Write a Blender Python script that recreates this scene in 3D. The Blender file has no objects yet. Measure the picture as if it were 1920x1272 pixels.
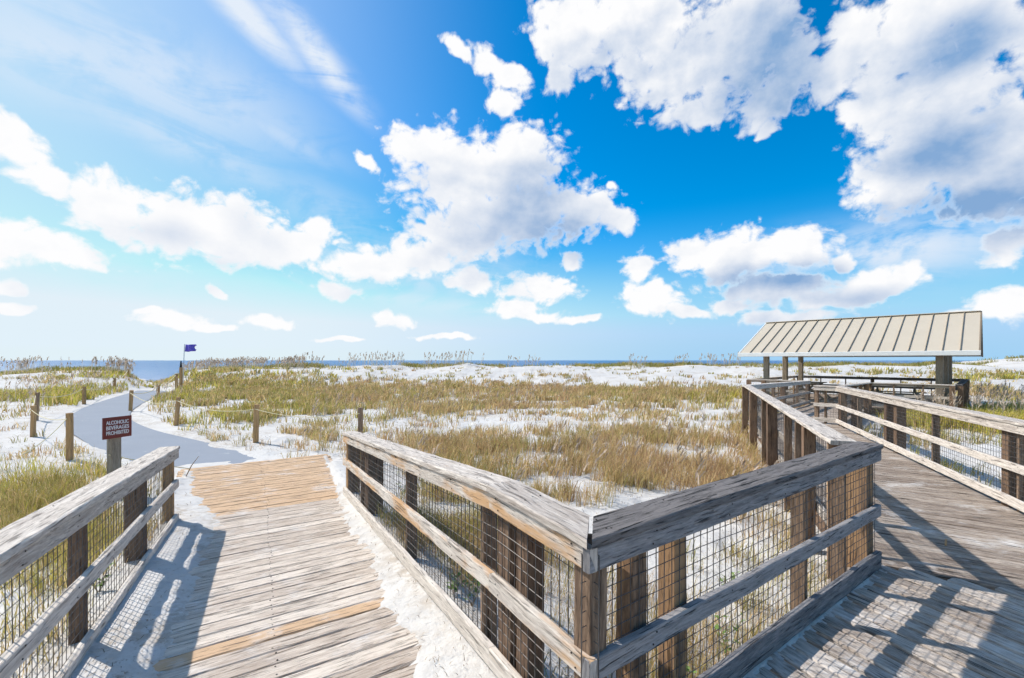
import bpy, math, random
import numpy as np
from mathutils import Vector, Matrix
random.seed(7); rng = np.random.default_rng(7)
C = bpy.context.scene.collection
F = 853.0                                   # focal length in photo pixels (16 mm on 36 mm, 1920 px)
SUN = Vector((-.73, .34, .82)).normalized() # towards the sun
EYE = 0.0                                   # heights are given relative to the eye; deck is 1.64 m below

# ------------------------------------------------------------------ noise
def _h(ix, iy, s):
    n = (ix.astype(np.int64) * 374761393 + iy.astype(np.int64) * 668265263 + s * 1442695041) & 0xffffffff
    n = ((n ^ (n >> 13)) * 1274126177) & 0xffffffff
    return ((n ^ (n >> 16)) & 0xffff) / 65535.0
def vnoise(x, y, s=0):
    x = np.asarray(x, float); y = np.asarray(y, float)
    x0 = np.floor(x); y0 = np.floor(y); fx = x - x0; fy = y - y0
    fx = fx * fx * (3 - 2 * fx); fy = fy * fy * (3 - 2 * fy)
    a = _h(x0, y0, s); b = _h(x0 + 1, y0, s); c = _h(x0, y0 + 1, s); d = _h(x0 + 1, y0 + 1, s)
    return (a * (1 - fx) + b * fx) * (1 - fy) + (c * (1 - fx) + d * fx) * fy
def fbm(x, y, s=0, o=4):
    r = 0; a = .5; t = 0
    for i in range(o):
        r = r + a * vnoise(x, y, s + i * 17); t += a; a *= .5; x = x * 2.03 + 11.3; y = y * 2.03 - 7.1
    return r / t
def sst(a, b, v):
    t = np.clip((v - a) / (b - a), 0, 1); return t * t * (3 - 2 * t)

# ------------------------------------------------------------------ node helpers
def newmat(name):
    m = bpy.data.materials.new(name); m.use_nodes = True; nt = m.node_tree
    b = nt.nodes['Principled BSDF']; b.inputs['Roughness'].default_value = .8
    if 'Specular IOR Level' in b.inputs: b.inputs['Specular IOR Level'].default_value = .25
    return m, nt, b
def N(nt, t, **k):
    n = nt.nodes.new(t)
    for a, v in k.items():
        if a.startswith('i_'): n.inputs[a[2:].replace('_', ' ')].default_value = v
        else: setattr(n, a, v)
    return n
def mth(nt, op, a, b=None, c=None, clamp=False):
    n = nt.nodes.new('ShaderNodeMath'); n.operation = op; n.use_clamp = clamp
    for i, v in enumerate((a, b, c)):
        if v is None: continue
        if isinstance(v, (int, float)): n.inputs[i].default_value = v
        else: nt.links.new(v, n.inputs[i])
    return n.outputs[0]
def mixc(nt, f, a, b, mode='MIX'):
    n = nt.nodes.new('ShaderNodeMix'); n.data_type = 'RGBA'; n.blend_type = mode
    for s, v in ((n.inputs[0], f), (n.inputs[6], a), (n.inputs[7], b)):
        if isinstance(v, (int, float)): s.default_value = v
        elif isinstance(v, tuple): s.default_value = v if len(v) == 4 else (*v, 1)
        else: nt.links.new(v, s)
    return n.outputs[2]
def ramp(nt, v, pts):
    n = nt.nodes.new('ShaderNodeValToRGB'); e = n.color_ramp.elements
    while len(e) < len(pts): e.new(.5)
    for el, (p, c) in zip(e, pts):
        el.position = p; el.color = (c, c, c, 1) if isinstance(c, (int, float)) else (*c, 1)
    nt.links.new(v, n.inputs[0]); return n.outputs[0]
def smooth(nt, v, a, b):
    n = nt.nodes.new('ShaderNodeMapRange'); n.interpolation_type = 'SMOOTHSTEP'
    n.inputs[1].default_value = a; n.inputs[2].default_value = b; nt.links.new(v, n.inputs[0]); return n.outputs[0]
def noise(nt, vec, scale, det=4, rough=.55, dist=0):
    n = nt.nodes.new('ShaderNodeTexNoise'); n.inputs['Scale'].default_value = scale
    n.inputs['Detail'].default_value = det; n.inputs['Roughness'].default_value = rough; n.inputs['Distortion'].default_value = dist
    nt.links.new(vec, n.inputs['Vector']); return n.outputs['Fac']
def mapv(nt, vec, sc, loc=(0, 0, 0)):
    n = nt.nodes.new('ShaderNodeMapping'); n.inputs['Scale'].default_value = sc; n.inputs['Location'].default_value = loc
    nt.links.new(vec, n.inputs['Vector']); return n.outputs[0]
def bump(nt, b, h, st, dist):
    n = nt.nodes.new('ShaderNodeBump'); n.inputs['Strength'].default_value = st; n.inputs['Distance'].default_value = dist
    nt.links.new(h, n.inputs['Height']); nt.links.new(n.outputs[0], b.inputs['Normal'])

# ------------------------------------------------------------------ materials
def wood(name, dark, light, fresh, crack=.5, sandy=0.0, grain=34):
    """weathered timber, grain along U; colour attribute bt = (tone, freshness, random)"""
    m, nt, b = newmat(name)
    uv = N(nt, 'ShaderNodeUVMap', uv_map='UVMap').outputs[0]
    at = N(nt, 'ShaderNodeAttribute', attribute_name='bt'); sp = N(nt, 'ShaderNodeSeparateColor')
    nt.links.new(at.outputs['Color'], sp.inputs[0])
    geo = N(nt, 'ShaderNodeNewGeometry').outputs['Position']
    warp = noise(nt, mapv(nt, uv, (1.5, 7, 1)), 1, 3)
    cx = N(nt, 'ShaderNodeCombineXYZ'); nt.links.new(mth(nt, 'MULTIPLY', warp, .05), cx.inputs[1])
    va = N(nt, 'ShaderNodeVectorMath', operation='ADD'); nt.links.new(uv, va.inputs[0]); nt.links.new(cx.outputs[0], va.inputs[1]); uvw = va.outputs[0]
    g1 = noise(nt, mapv(nt, uvw, (3.2, grain, 1)), 1, 5, .7)
    g2 = noise(nt, mapv(nt, uvw, (13, grain * 3.2, 1)), 1, 4, .75)
    big = noise(nt, mapv(nt, uv, (1.3, 6, 1), (3.3, 1.2, 0)), 1, 4, .6)
    g = mth(nt, 'ADD', mth(nt, 'MULTIPLY', g1, .6), mth(nt, 'MULTIPLY', g2, .4))
    g = mth(nt, 'ADD', g, mth(nt, 'MULTIPLY_ADD', sp.outputs[0], .13, -.065))
    col = mixc(nt, smooth(nt, g, .32, .68), dark, light)
    fr = smooth(nt, mth(nt, 'ADD', mth(nt, 'MULTIPLY_ADD', sp.outputs[1], 1.0, -.5), big), .52, .66)
    col = mixc(nt, fr, col, mixc(nt, g1, tuple(.6 * c for c in fresh), fresh))
    # cracks along the grain
    cr = noise(nt, mapv(nt, uvw, (2.6, grain * 1.3, 1), (9, 4, 0)), 1, 4, .6)
    crk = mth(nt, 'MULTIPLY', smooth(nt, cr, .575, .655), crack)
    cr2 = mth(nt, 'MULTIPLY', smooth(nt, noise(nt, mapv(nt, uvw, (6.5, grain * 3.0, 1), (2, 7, 0)), 1, 3, .6), .60, .67), crack * .8)
    crk = mth(nt, 'MAXIMUM', crk, cr2)
    col = mixc(nt, crk, col, tuple(.28 * c for c in dark))
    # knots
    vo = N(nt, 'ShaderNodeTexVoronoi', i_Scale=1.0); nt.links.new(mapv(nt, uvw, (1.7, 9, 1), (5, 2, 0)), vo.inputs['Vector'])
    kn = mth(nt, 'SUBTRACT', 1.0, smooth(nt, vo.outputs['Distance'], .05, .12))
    col = mixc(nt, mth(nt, 'MULTIPLY', kn, .75), col, tuple(.35 * c for c in dark))
    if sandy:
        sn = smooth(nt, noise(nt, geo, 2.6, 5, .6), .60 - sandy * .2, .74)
        sn = mth(nt, 'MULTIPLY', sn, smooth(nt, noise(nt, mapv(nt, uv, (9, 40, 1)), 1, 4, .7), .35, .6))
        col = mixc(nt, mth(nt, 'MULTIPLY', sn, .85), col, (.74, .71, .68))
    nt.links.new(col, b.inputs['Base Color']); b.inputs['Roughness'].default_value = .88
    h = mth(nt, 'SUBTRACT', mth(nt, 'ADD', mth(nt, 'MULTIPLY', g1, .5), mth(nt, 'MULTIPLY', g2, .5)), crk)
    bump(nt, b, h, .9, .006)
    return m
M_deck = wood('deck_wood', (.41, .325, .26), (.77, .675, .575), (.74, .50, .31), .75, .4)
M_walk = wood('walkway_wood', (.17, .125, .095), (.49, .41, .34), (.52, .38, .26), .9, .35)
M_plat = wood('platform_wood', (.23, .18, .145), (.62, .54, .465), (.6, .42, .28), .85, .6)
M_rail = wood('rail_wood', (.37, .31, .265), (.76, .685, .605), (.70, .43, .23), .7)
M_old_shaded = wood('old_shaded_rail_wood', (.13, .125, .13), (.36, .34, .335), (.4, .32, .24), .9)  # greyer old timber, colour also darkened to stand in for shade on the rail faces
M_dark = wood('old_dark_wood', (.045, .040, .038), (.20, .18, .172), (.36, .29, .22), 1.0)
M_post = wood('post_wood', (.14, .09, .06), (.40, .27, .18), (.60, .36, .17), .7)
M_pile = wood('pile_wood', (.11, .07, .05), (.30, .19, .12), (.50, .30, .16), .7, 0, 26)
M_stake = wood('stake_wood', (.32, .18, .08), (.62, .38, .18), (.62, .36, .16), .35)
M_greypost = wood('grey_post_wood', (.22, .17, .12), (.42, .36, .28), (.4, .34, .2), .6)

def sandmat():
    m, nt, b = newmat('sand')
    geo = N(nt, 'ShaderNodeNewGeometry').outputs['Position']
    n1 = noise(nt, geo, 1.1, 6, .6); n2 = noise(nt, geo, 60, 3, .7); n3 = noise(nt, geo, 7, 5, .6)
    col = mixc(nt, n1, (.55, .52, .485), (.69, .665, .635))
    deb = noise(nt, geo, 24, 5, .7); area = smooth(nt, noise(nt, geo, .55, 4, .6), .46, .68)
    dm = mth(nt, 'MULTIPLY', smooth(nt, deb, .565, .66), mth(nt, 'MULTIPLY_ADD', area, .75, .12))
    col = mixc(nt, dm, col, (.24, .19, .13))
    col = mixc(nt, mth(nt, 'MULTIPLY', smooth(nt, n3, .5, .7), .35), col, (.48, .43, .38))
    lit = smooth(nt, noise(nt, geo, .8, 6, .68), .47, .66)                      # old litter worked into the sand
    col = mixc(nt, mth(nt, 'MULTIPLY', lit, mth(nt, 'MULTIPLY', smooth(nt, noise(nt, geo, 11, 4, .7), .40, .60), .62)), col, (.36, .29, .215))
    nt.links.new(col, b.inputs['Base Color']); b.inputs['Roughness'].default_value = .95
    bump(nt, b, mth(nt, 'ADD', mth(nt, 'MULTIPLY', n3, .7), mth(nt, 'MULTIPLY', n2, .12)), .8, .055)
    return m
M_sand = sandmat()
def simple(name, col, rough=.7, metal=0, var=.15, sc=8, bumpd=0):
    m, nt, b = newmat(name); geo = N(nt, 'ShaderNodeNewGeometry').outputs['Position']
    n = noise(nt, geo, sc, 5, .6)
    nt.links.new(mixc(nt, n, tuple(c * (1 - var) for c in col), tuple(min(1, c * (1 + var)) for c in col)), b.inputs['Base Color'])
    b.inputs['Roughness'].default_value = rough; b.inputs['Metallic'].default_value = metal
    if bumpd: bump(nt, b, n, .5, bumpd)
    return m
M_wire = simple('galvanised_wire', (.11, .10, .095), .5, .3)
M_rope = simple('rope', (.66, .58, .36), .9, 0, .2, 60)
M_roof = simple('beige_metal_roof', (.53, .46, .36), .5, 0, .07, 1.5)
M_rib = simple('roof_seam', (.33, .27, .20), .5)
M_trim = simple('white_trim', (.74, .74, .72), .5, 0, .06)
M_fascdk = simple('dark_fascia', (.22, .17, .12), .7)
M_signred = simple('brown_red_sign', (.20, .045, .035), .5, 0, .12)
M_white = simple('white_lettering', (.85, .80, .78), .5, 0, .04)
M_flag = simple('blue_flag', (.15, .12, .55), .8, 0, .15)
M_pole = simple('flag_pole_metal', (.55, .57, .6), .4, .4)
M_black = simple('black_cap', (.02, .02, .02), .6)
M_twig = simple('dry_debris', (.28, .21, .14), .9, 0, .4, 4)
M_nail = simple('rusty_nail', (.05, .04, .035), .6, .5)
def pathmat():
    m, nt, b = newmat('beach_mat'); geo = N(nt, 'ShaderNodeNewGeometry').outputs['Position']
    n1 = noise(nt, geo, .9, 5, .6); n2 = noise(nt, geo, 45, 4, .7)
    col = mixc(nt, n1, (.235, .26, .30), (.285, .31, .355))
    col = mixc(nt, smooth(nt, noise(nt, geo, 3.0, 6, .7), .62, .8), col, (.74, .72, .69))
    nt.links.new(col, b.inputs['Base Color']); b.inputs['Roughness'].default_value = .92; bump(nt, b, n2, .4, .01); return m
M_path = pathmat()
def watermat():
    m, nt, b = newmat('sea_water'); geo = N(nt, 'ShaderNodeNewGeometry').outputs['Position']
    w = noise(nt, mapv(nt, geo, (.05, .35, 1)), 1, 6, .65); band = noise(nt, mapv(nt, geo, (.004, .035, 1)), 1, 4, .6)
    col = mixc(nt, band, (.008, .085, .27), (.02, .17, .36))
    foam = mth(nt, 'MULTIPLY', smooth(nt, w, .66, .74), .35)
    col = mixc(nt, foam, col, (.5, .55, .58))
    nt.links.new(col, b.inputs['Base Color']); b.inputs['Roughness'].default_value = .32
    bump(nt, b, w, 1.0, .9); return m
M_water = watermat()
def grassmat():
    m = bpy.data.materials.new('grass_blades'); m.use_nodes = True; nt = m.node_tree; b = nt.nodes['Principled BSDF']
    at = N(nt, 'ShaderNodeAttribute', attribute_name='gc'); nt.links.new(at.outputs['Color'], b.inputs['Base Color'])
    b.inputs['Roughness'].default_value = .6; b.inputs['Specular IOR Level'].default_value = .2
    tr = N(nt, 'ShaderNodeBsdfTranslucent'); nt.links.new(at.outputs['Color'], tr.inputs[0])
    mx = N(nt, 'ShaderNodeMixShader'); mx.inputs[0].default_value = .38
    nt.links.new(b.outputs[0], mx.inputs[1]); nt.links.new(tr.outputs[0], mx.inputs[2])
    nt.links.new(mx.outputs[0], nt.nodes['Material Output'].inputs['Surface']); return m
M_grass = grassmat()

# ------------------------------------------------------------------ objects
def tag(o, label=None, cat=None, group=None, kind=None):
    if label: o['label'] = label
    if cat: o['category'] = cat
    if group: o['group'] = group
    if kind: o['kind'] = kind
    return o
def empty(name, loc=(0, 0, 0)):
    o = bpy.data.objects.new(name, None); o.location = loc; C.objects.link(o); o.empty_display_size = .2; return o
class MB:
    def __init__(s): s.v = []; s.f = []; s.uv = []; s.c = []; s.nail0 = None
    def board(s, p0, p1, w, t, wd=None, ch=.004, jit=.0015, seg=None, fresh=.1, tone=None, k0=0, k1=0, taper=1):
        """timber from p0 to p1 (centre line); wd = direction of its width; k0,k1 = mitre shear of the ends"""
        p0 = Vector(p0); p1 = Vector(p1); a = p1 - p0; L = a.length; a = a / L
        wd = Vector(wd) if wd is not None else a.cross(Vector((0, 0, 1)))
        wd = (wd - a * wd.dot(a)).normalized(); td = wd.cross(a)
        hw, ht = w / 2, t / 2
        prof = [(-hw + ch, -ht), (hw - ch, -ht), (hw, -ht + ch), (hw, ht - ch), (hw - ch, ht), (-hw + ch, ht), (-hw, ht - ch), (-hw, -ht + ch)]
        if seg is None: seg = max(1, int(L / .25))
        b0 = len(s.v); uo = random.random() * 30; vo = random.random() * 30
        tone = random.random() if tone is None else tone; rnd = random.random()
        per = [0]
        for i in range(8):
            q = prof[(i + 1) % 8]; r = prof[i]; per.append(per[-1] + math.hypot(q[0] - r[0], q[1] - r[1]))
        for k in range(seg + 1):
            u = k / seg; jw = random.uniform(-jit, jit); jt = random.uniform(-jit, jit) * .6; sc = 1 + (taper - 1) * u
            for (x, y) in prof:
                sh = k0 * x * (1 - u) + k1 * x * u
                e = random.uniform(-jit, jit) * .7
                s.v.append(tuple(p0 + a * (u * L + sh) + wd * (x * sc + jw + e) + td * (y * sc + jt + e * .6)))
        for k in range(seg):
            for i in range(8):
                j = (i + 1) % 8; A = b0 + k * 8; B = A + 8
                s.f.append((A + i, A + j, B + j, B + i))
                u0 = uo + L * k / seg; u1 = uo + L * (k + 1) / seg
                s.uv += [(u0, vo + per[i]), (u0, vo + per[i + 1]), (u1, vo + per[i + 1]), (u1, vo + per[i])]
                s.c += [(tone, fresh, rnd, 1)] * 4
        for (base, rev) in ((b0, True), (b0 + seg * 8, False)):
            idx = list(range(8)); idx = idx[::-1] if rev else idx
            s.f.append(tuple(base + i for i in idx))
            s.uv += [(uo + prof[i][1], vo + prof[i][0]) for i in idx]; s.c += [(tone * .5, fresh * .6, rnd, 1)] * 8
    def box(s, c, sx, sy, sz, rot=0, **k):
        c = Vector(c); R = Matrix.Rotation(rot, 3, 'Z')
        s.board(c - R @ Vector((sx / 2, 0, 0)), c + R @ Vector((sx / 2, 0, 0)), sy, sz, wd=R @ Vector((0, 1, 0)), **k)
    def rod(s, p0, p1, r, n=4, r1=None):
        p0 = Vector(p0); p1 = Vector(p1); a = (p1 - p0).normalized(); w = a.orthogonal().normalized(); t = w.cross(a); b0 = len(s.v); r1 = r if r1 is None else r1
        for p, rr in ((p0, r), (p1, r1)):
            for i in range(n):
                q = 2 * math.pi * (i + .5) / n; s.v.append(tuple(p + w * math.cos(q) * rr + t * math.sin(q) * rr))
        for i in range(n):
            j = (i + 1) % n; s.f.append((b0 + i, b0 + n + i, b0 + n + j, b0 + j)); s.uv += [(0, i / n), (1, i / n), (1, (i + 1) / n), (0, (i + 1) / n)]; s.c += [(.5, .1, .5, 1)] * 4
        for base, idx in ((b0, range(n)), (b0 + n, range(n - 1, -1, -1))):
            s.f.append(tuple(base + i for i in idx)); s.uv += [(0, 0)] * n; s.c += [(.5, .1, .5, 1)] * n
    def nails(s, pts, n, r=.004):
        if s.nail0 is None: s.nail0 = len(s.f)
        for p in pts: s.rod(p, Vector(p) + Vector(n) * .003, r, 6)
    def pile(s, base, top, r, n=12, seg=6, fresh=.1):
        base = Vector(base); top = Vector(top); L = (top - base).length; b0 = len(s.v); uo = random.random() * 9; tone = random.random()
        for k in range(seg + 1):
            u = k / seg; c = base.lerp(top, u)
            for i in range(n):
                q = 2 * math.pi * i / n; rr = r * (1.04 - .08 * u) * random.uniform(.985, 1.015)
                s.v.append((c.x + math.cos(q) * rr, c.y + math.sin(q) * rr, c.z))
        for k in range(seg):
            for i in range(n):
                j = (i + 1) % n; A = b0 + k * n; s.f.append((A + i, A + j, A + n + j, A + n + i))
                s.uv += [(uo + L * k / seg, i * 2 * math.pi * r / n), (uo + L * k / seg, (i + 1) * 2 * math.pi * r / n), (uo + L * (k + 1) / seg, (i + 1) * 2 * math.pi * r / n), (uo + L * (k + 1) / seg, i * 2 * math.pi * r / n)]
                s.c += [(tone, fresh, .5, 1)] * 4
        s.f.append(tuple(b0 + seg * n + i for i in range(n))); s.uv += [(.1 * math.cos(i), .1 * math.sin(i)) for i in range(n)]; s.c += [(tone, fresh, .5, 1)] * n
    def build(s, name, mat, parent=None, smoothed=False):
        me = bpy.data.meshes.new(name); me.from_pydata(s.v, [], s.f); me.materials.append(mat)
        if s.nail0 is not None: me.materials.append(M_nail); mi = np.zeros(len(s.f), 'i'); mi[s.nail0:] = 1; me.polygons.foreach_set('material_index', mi)
        ul = me.uv_layers.new(name='UVMap'); ul.data.foreach_set('uv', np.array(s.uv, 'f').ravel())
        ca = me.color_attributes.new('bt', 'FLOAT_COLOR', 'CORNER'); ca.data.foreach_set('color', np.array(s.c, 'f').ravel())
        o = bpy.data.objects.new(name, me); C.objects.link(o)
        if parent is not None:
            o.parent = parent; me.transform(Matrix.Translation(-Vector(parent.location)))
        if smoothed: me.shade_smooth()
        return o
def rawmesh(name, verts, faces, mat, parent=None, smoothed=False):
    me = bpy.data.meshes.new(name); me.from_pydata([tuple(v) for v in verts], [], faces); me.materials.append(mat)
    me.uv_layers.new(name='UVMap')
    o = bpy.data.objects.new(name, me); C.objects.link(o)
    if parent is not None: o.parent = parent; me.transform(Matrix.Translation(-Vector(parent.location)))
    if smoothed: me.shade_smooth()
    return o

# ------------------------------------------------------------------ layout
U = Vector((-.54, .84, 0)).normalized(); NV = Vector((.84, .54, 0)).normalized()       # ramp axis, across
DZ = -1.64
def deckz(s): return np.interp(s, [2.1, 6.2, 9.3], [DZ, -1.775, -1.82])
def eL(s): return np.interp(s, [-1, 2.53, 6.2, 9.3], [-1.05, -.76, -.43, -.5])
def eR(s): return np.interp(s, [-1, 2, 6.24, 9.3], [1.22, 1.22, 1.42, 1.73])
A = (.286, 1.68); E = (2.89, 3.56)
FA = (2.765, 3.66); FB = (6.3, 12.05)
GA = (4.45, 2.65); GB = (8.25, 11.6)
LONG = Vector((-.69, .725, 0)).normalized(); PERP = Vector((.725, .69, 0)).normalized()
P0 = Vector((15.3, 15.7, 0)); SZ = -1.79                                             # shelter platform
def SP(t, w, z=0): q = P0 + LONG * t + PERP * w; return Vector((q.x, q.y, z))
PL = [(-5.6, 7.3), (-7.4, 8.5), (-10.7, 11.25), (-14.0, 14.0), (-16.6, 17.3), (-19.2, 20.8), (-23.4, 27.7), (-28.0, 34.5)]
PR = [(-4.3, 8.7), (-5.76, 9.7), (-8.3, 11.4), (-10.8, 13.2), (-13.7, 16.1), (-16.4, 20), (-20.3, 26), (-25.6, 34.5)]
PC = [((a[0] + b[0]) / 2, (a[1] + b[1]) / 2, math.dist(a, b) / 2) for a, b in zip(PL, PR)]
def pathdist(x, y):
    """signed distance to the path's edge (negative inside)"""
    best = np.full(np.shape(x), 1e9)
    for (ax, ay, aw), (bx, by, bw) in zip(PC[:-1], PC[1:]):
        dx, dy = bx - ax, by - ay; t = np.clip(((x - ax) * dx + (y - ay) * dy) / (dx * dx + dy * dy), 0, 1)
        d = np.hypot(x - ax - t * dx, y - ay - t * dy) - (aw + (bw - aw) * t) * .85
        best = np.minimum(best, d)
    return best
def segdist(x, y, a, b):
    dx, dy = b[0] - a[0], b[1] - a[1]; t = np.clip(((x - a[0]) * dx + (y - a[1]) * dy) / (dx * dx + dy * dy), 0, 1)
    return np.hypot(x - a[0] - t * dx, y - a[1] - t * dy)
def H(x, y):
    x = np.asarray(x, float); y = np.asarray(y, float); yy = np.maximum(y, 1.0); r = x / yy
    d = np.hypot(x * .6, y)
    z = -1.97 + .34 * (fbm(x / 7 + 3, y / 7, 5) - .5) * sst(4, 16, d) + .10 * (fbm(x / 1.7, y / 1.7, 9) - .5)
    # dunes towards the sea
    cy = 46 + 9 * (fbm(x / 24, x * 0 + 2, 31) - .5) - 9 * sst(-25, -45, x) + 10 * sst(35, 70, x)
    up = sst(-19, 0, y - cy); dn = 1 - sst(3, 22, y - cy)
    gap = np.exp(-((r + .785) / .055) ** 2) * sst(24, 36, y)
    amp = 1.27 + .55 * (fbm(x / 9 + 8, y / 14, 41, 3) - .5) - .45 * sst(-20, -40, x) + .1 * sst(10, 25, x)
    amp = amp + .9 * sst(50, 75, x)
    z = z + amp * up * (1 - gap) * np.where(y > cy, 1, 1)
    z = z + up * (1 - gap) * .95 * (fbm(x / 4.2, y / 4.2, 51, 5) - .5)
    z = np.where(y > cy, np.minimum(z, z * dn + (1 - dn) * -2.75), z)
    z = z - .25 * gap
    z = z - 3.5 * sst(72, 100, y + 0 * x) * (1 - sst(70, 120, x) * 0)
    # hollow under the far walkway
    # path
    pd = pathdist(x, y); zp = np.interp(np.hypot(x, y), [9, 13, 20, 34, 50], [-1.87, -1.90, -1.92, -2.0, -2.2])
    k = 1 - sst(.0, 1.3, pd); z = z * (1 - k) + (zp - .05 * (1 - sst(-.6, .25, pd + .9 * (fbm(x * .9, y * .9, 77) - .5) * .45)) + .05 * (fbm(x * 2.4, y * 2.4, 79) - .35) * sst(-.5, .2, pd)) * k
    # the ramp
    s = x * U.x + y * U.y; n = x * NV.x + y * NV.y; dz = deckz(s)
    out = np.maximum(eL(s) - n, n - eR(s)); along = np.maximum(0, s - 9.3)
    o = np.hypot(np.maximum(out, 0), along)
    k = (1 - sst(.1, 2.2, o)) * sst(-3, -1, s + 0 * x)
    z = z * (1 - k) + (dz - .05 + .03 * (fbm(x * 3, y * 3, 78) - .5)) * k
    inside = (out < 0) & (s < 9.25)
    eo = -out
    right = eR(s) - n; left = n - eL(s)
    wr = .26 + .22 * (fbm(s * 2.3, s * 0, 81, 3) - .5) + .16 * (fbm(x * 9, y * 9, 82, 3) - .5)
    wr = wr * np.interp(s, [0, 1.8, 2.3, 3.2, 5.4, 6.3, 9.3], [.9, 1.1, 1.1, .95, .75, .3, .15])
    wl = .43 + .2 * (fbm(s * 2.0 + 40, s * 0, 83, 3) - .5) + .2 * (fbm(x * 9, y * 9, 84, 3) - .5)
    wl = wl * np.interp(s, [0, 3, 5.5, 6.3, 7.5, 9.3], [.9, 1, .95, .8, .35, .2])
    drift = np.maximum((wr - right) * .20, (wl - left) * .17); drift = np.where(drift > 0, np.minimum(drift, .035), drift * 1.0)
    zi = dz + .004 + np.clip(drift, -.14, .08) + .012 * (fbm(x * 12, y * 12, 85, 3) - .5) * (drift > -.05)
    z = np.where(inside, zi, z)
    z = np.where((out >= 0) & (out < .45) & (s < 8.5) & (s > -2), np.maximum(z, dz + .05 - .22 * out ** 1.3 + .02 * (fbm(x * 9, y * 9, 86, 3) - .5)), z)
    # wedge behind the near corner and the ground under the walkways
    low = np.minimum(segdist(x, y, (3.4, 3.0), (7.3, 11.8)), segdist(x, y, (7.3, 11.8), (13, 18.1)))
    k = 1 - sst(1.5, 3.6, low); z = z * (1 - k) + np.minimum(z, -2.02 + .08 * (fbm(x * 1.2, y * 1.2, 87) - .5)) * k
    pm = (x > .37) & (y < 3.62) & ((y - 1.66) < (x - .37) * .76 + .05) & (n > 1.1)
    z = np.where(pm, np.minimum(z, -1.95), z)
    sq = (x - P0.x) * LONG.x + (y - P0.y) * LONG.y; wq = (x - P0.x) * PERP.x + (y - P0.y) * PERP.y
    inn = (sq > -1) & (sq < 8.6) & (wq > -1) & (wq < 8); z = np.where(inn, np.minimum(z, -2.05), z)
    # small-scale relief of trampled sand
    amp2 = .075 * sst(.35, .7, fbm(x * .8, y * .8, 91)) * sst(.3, 1.2, o) * sst(-.1, .5, pd)
    z = z + amp2 * (fbm(x * 4.2, y * 4.2, 92, 4) - .5) * 2
    return z
def h1(x, y): return float(H(np.array([x]), np.array([y]))[0])

def graded(lo, dlo, dhi, hi, st, g):
    mid = list(np.arange(dlo, dhi, st)); a = []; v = mid[-1]; s = st
    while v < hi: s *= g; v += s; a.append(v)
    b = []; v = mid[0]; s = st
    while v > lo: s *= g; v -= s; b.append(v)
    return np.array(b[::-1] + mid + a)
gx = graded(-170, -6.5, 5.0, 260, .05, 1.03); gy = graded(-30, .6, 9.6, 110, .05, 1.024)
X, Y = np.meshgrid(gx, gy); Z = H(X.ravel(), Y.ravel()); nx, ny = len(gx), len(gy)
me = bpy.data.meshes.new('ground')
co = np.stack([X.ravel(), Y.ravel(), Z], 1).astype('f'); i = np.arange(nx * ny).reshape(ny, nx)
q = np.stack([i[:-1, :-1], i[:-1, 1:], i[1:, 1:], i[1:, :-1]], -1).reshape(-1, 4).astype('i')
me.vertices.add(len(co)); me.vertices.foreach_set('co', co.ravel()); me.loops.add(q.size); me.loops.foreach_set('vertex_index', q.ravel())
me.polygons.add(len(q)); me.polygons.foreach_set('loop_start', np.arange(0, q.size, 4, dtype='i')); me.update(calc_edges=True); me.shade_smooth(); me.materials.append(M_sand)
g = bpy.data.objects.new('ground', me); C.objects.link(g); tag(g, kind='structure')
# sea
W = 9000; v = [(-W, 60, -2.95), (W, 60, -2.95), (W, 16000, -2.95), (-W, 16000, -2.95)]
sea = rawmesh('sea', v, [(0, 1, 2, 3)], M_water); tag(sea, kind='structure')
lo = rawmesh('seabed', [(-W, -4000, -6.6), (W, -4000, -6.6), (W, 16000, -6.6), (-W, 16000, -6.6)], [(0, 1, 2, 3)], M_sand); tag(lo, kind='structure')
# path (a laid mat on the sand)
pv = []; pf = []; K = 12; J = 10
rows = []
for a in range(len(PL) - 1):
    for k in range(K):
        t = k / K; l = [PL[a][0] + (PL[a + 1][0] - PL[a][0]) * t, PL[a][1] + (PL[a + 1][1] - PL[a][1]) * t]
        r = [PR[a][0] + (PR[a + 1][0] - PR[a][0]) * t, PR[a][1] + (PR[a + 1][1] - PR[a][1]) * t]; rows.append((l, r))
sm = []
for i_, (l, r) in enumerate(rows):                       # smooth the outline
    w = rows[max(0, i_ - 8):i_ + 9]; w = w if i_ >= 8 else rows[max(0, i_ - i_):2 * i_ + 1]
    sm.append(([sum(q[0][c] for q in w) / len(w) for c in (0, 1)], [sum(q[1][c] for q in w) / len(w) for c in (0, 1)]))
for (l, r) in sm:
    for j in range(J + 1):
        t = j / J; x = l[0] + (r[0] - l[0]) * t; y = l[1] + (r[1] - l[1]) * t
        zp = float(np.interp(math.hypot(x, y), [9, 13, 20, 34, 50], [-1.87, -1.90, -1.92, -2.0, -2.2]))
        pv.append((x, y, zp - .012 + .01 * math.sin(t * math.pi)))
for i_ in range(len(sm) - 1):
    for j in range(J): q0 = i_ * (J + 1) + j; pf.append((q0, q0 + J + 1, q0 + J + 2, q0 + 1))
pth = rawmesh('path', pv, pf, M_path, smoothed=True); tag(pth, kind='structure')

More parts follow.
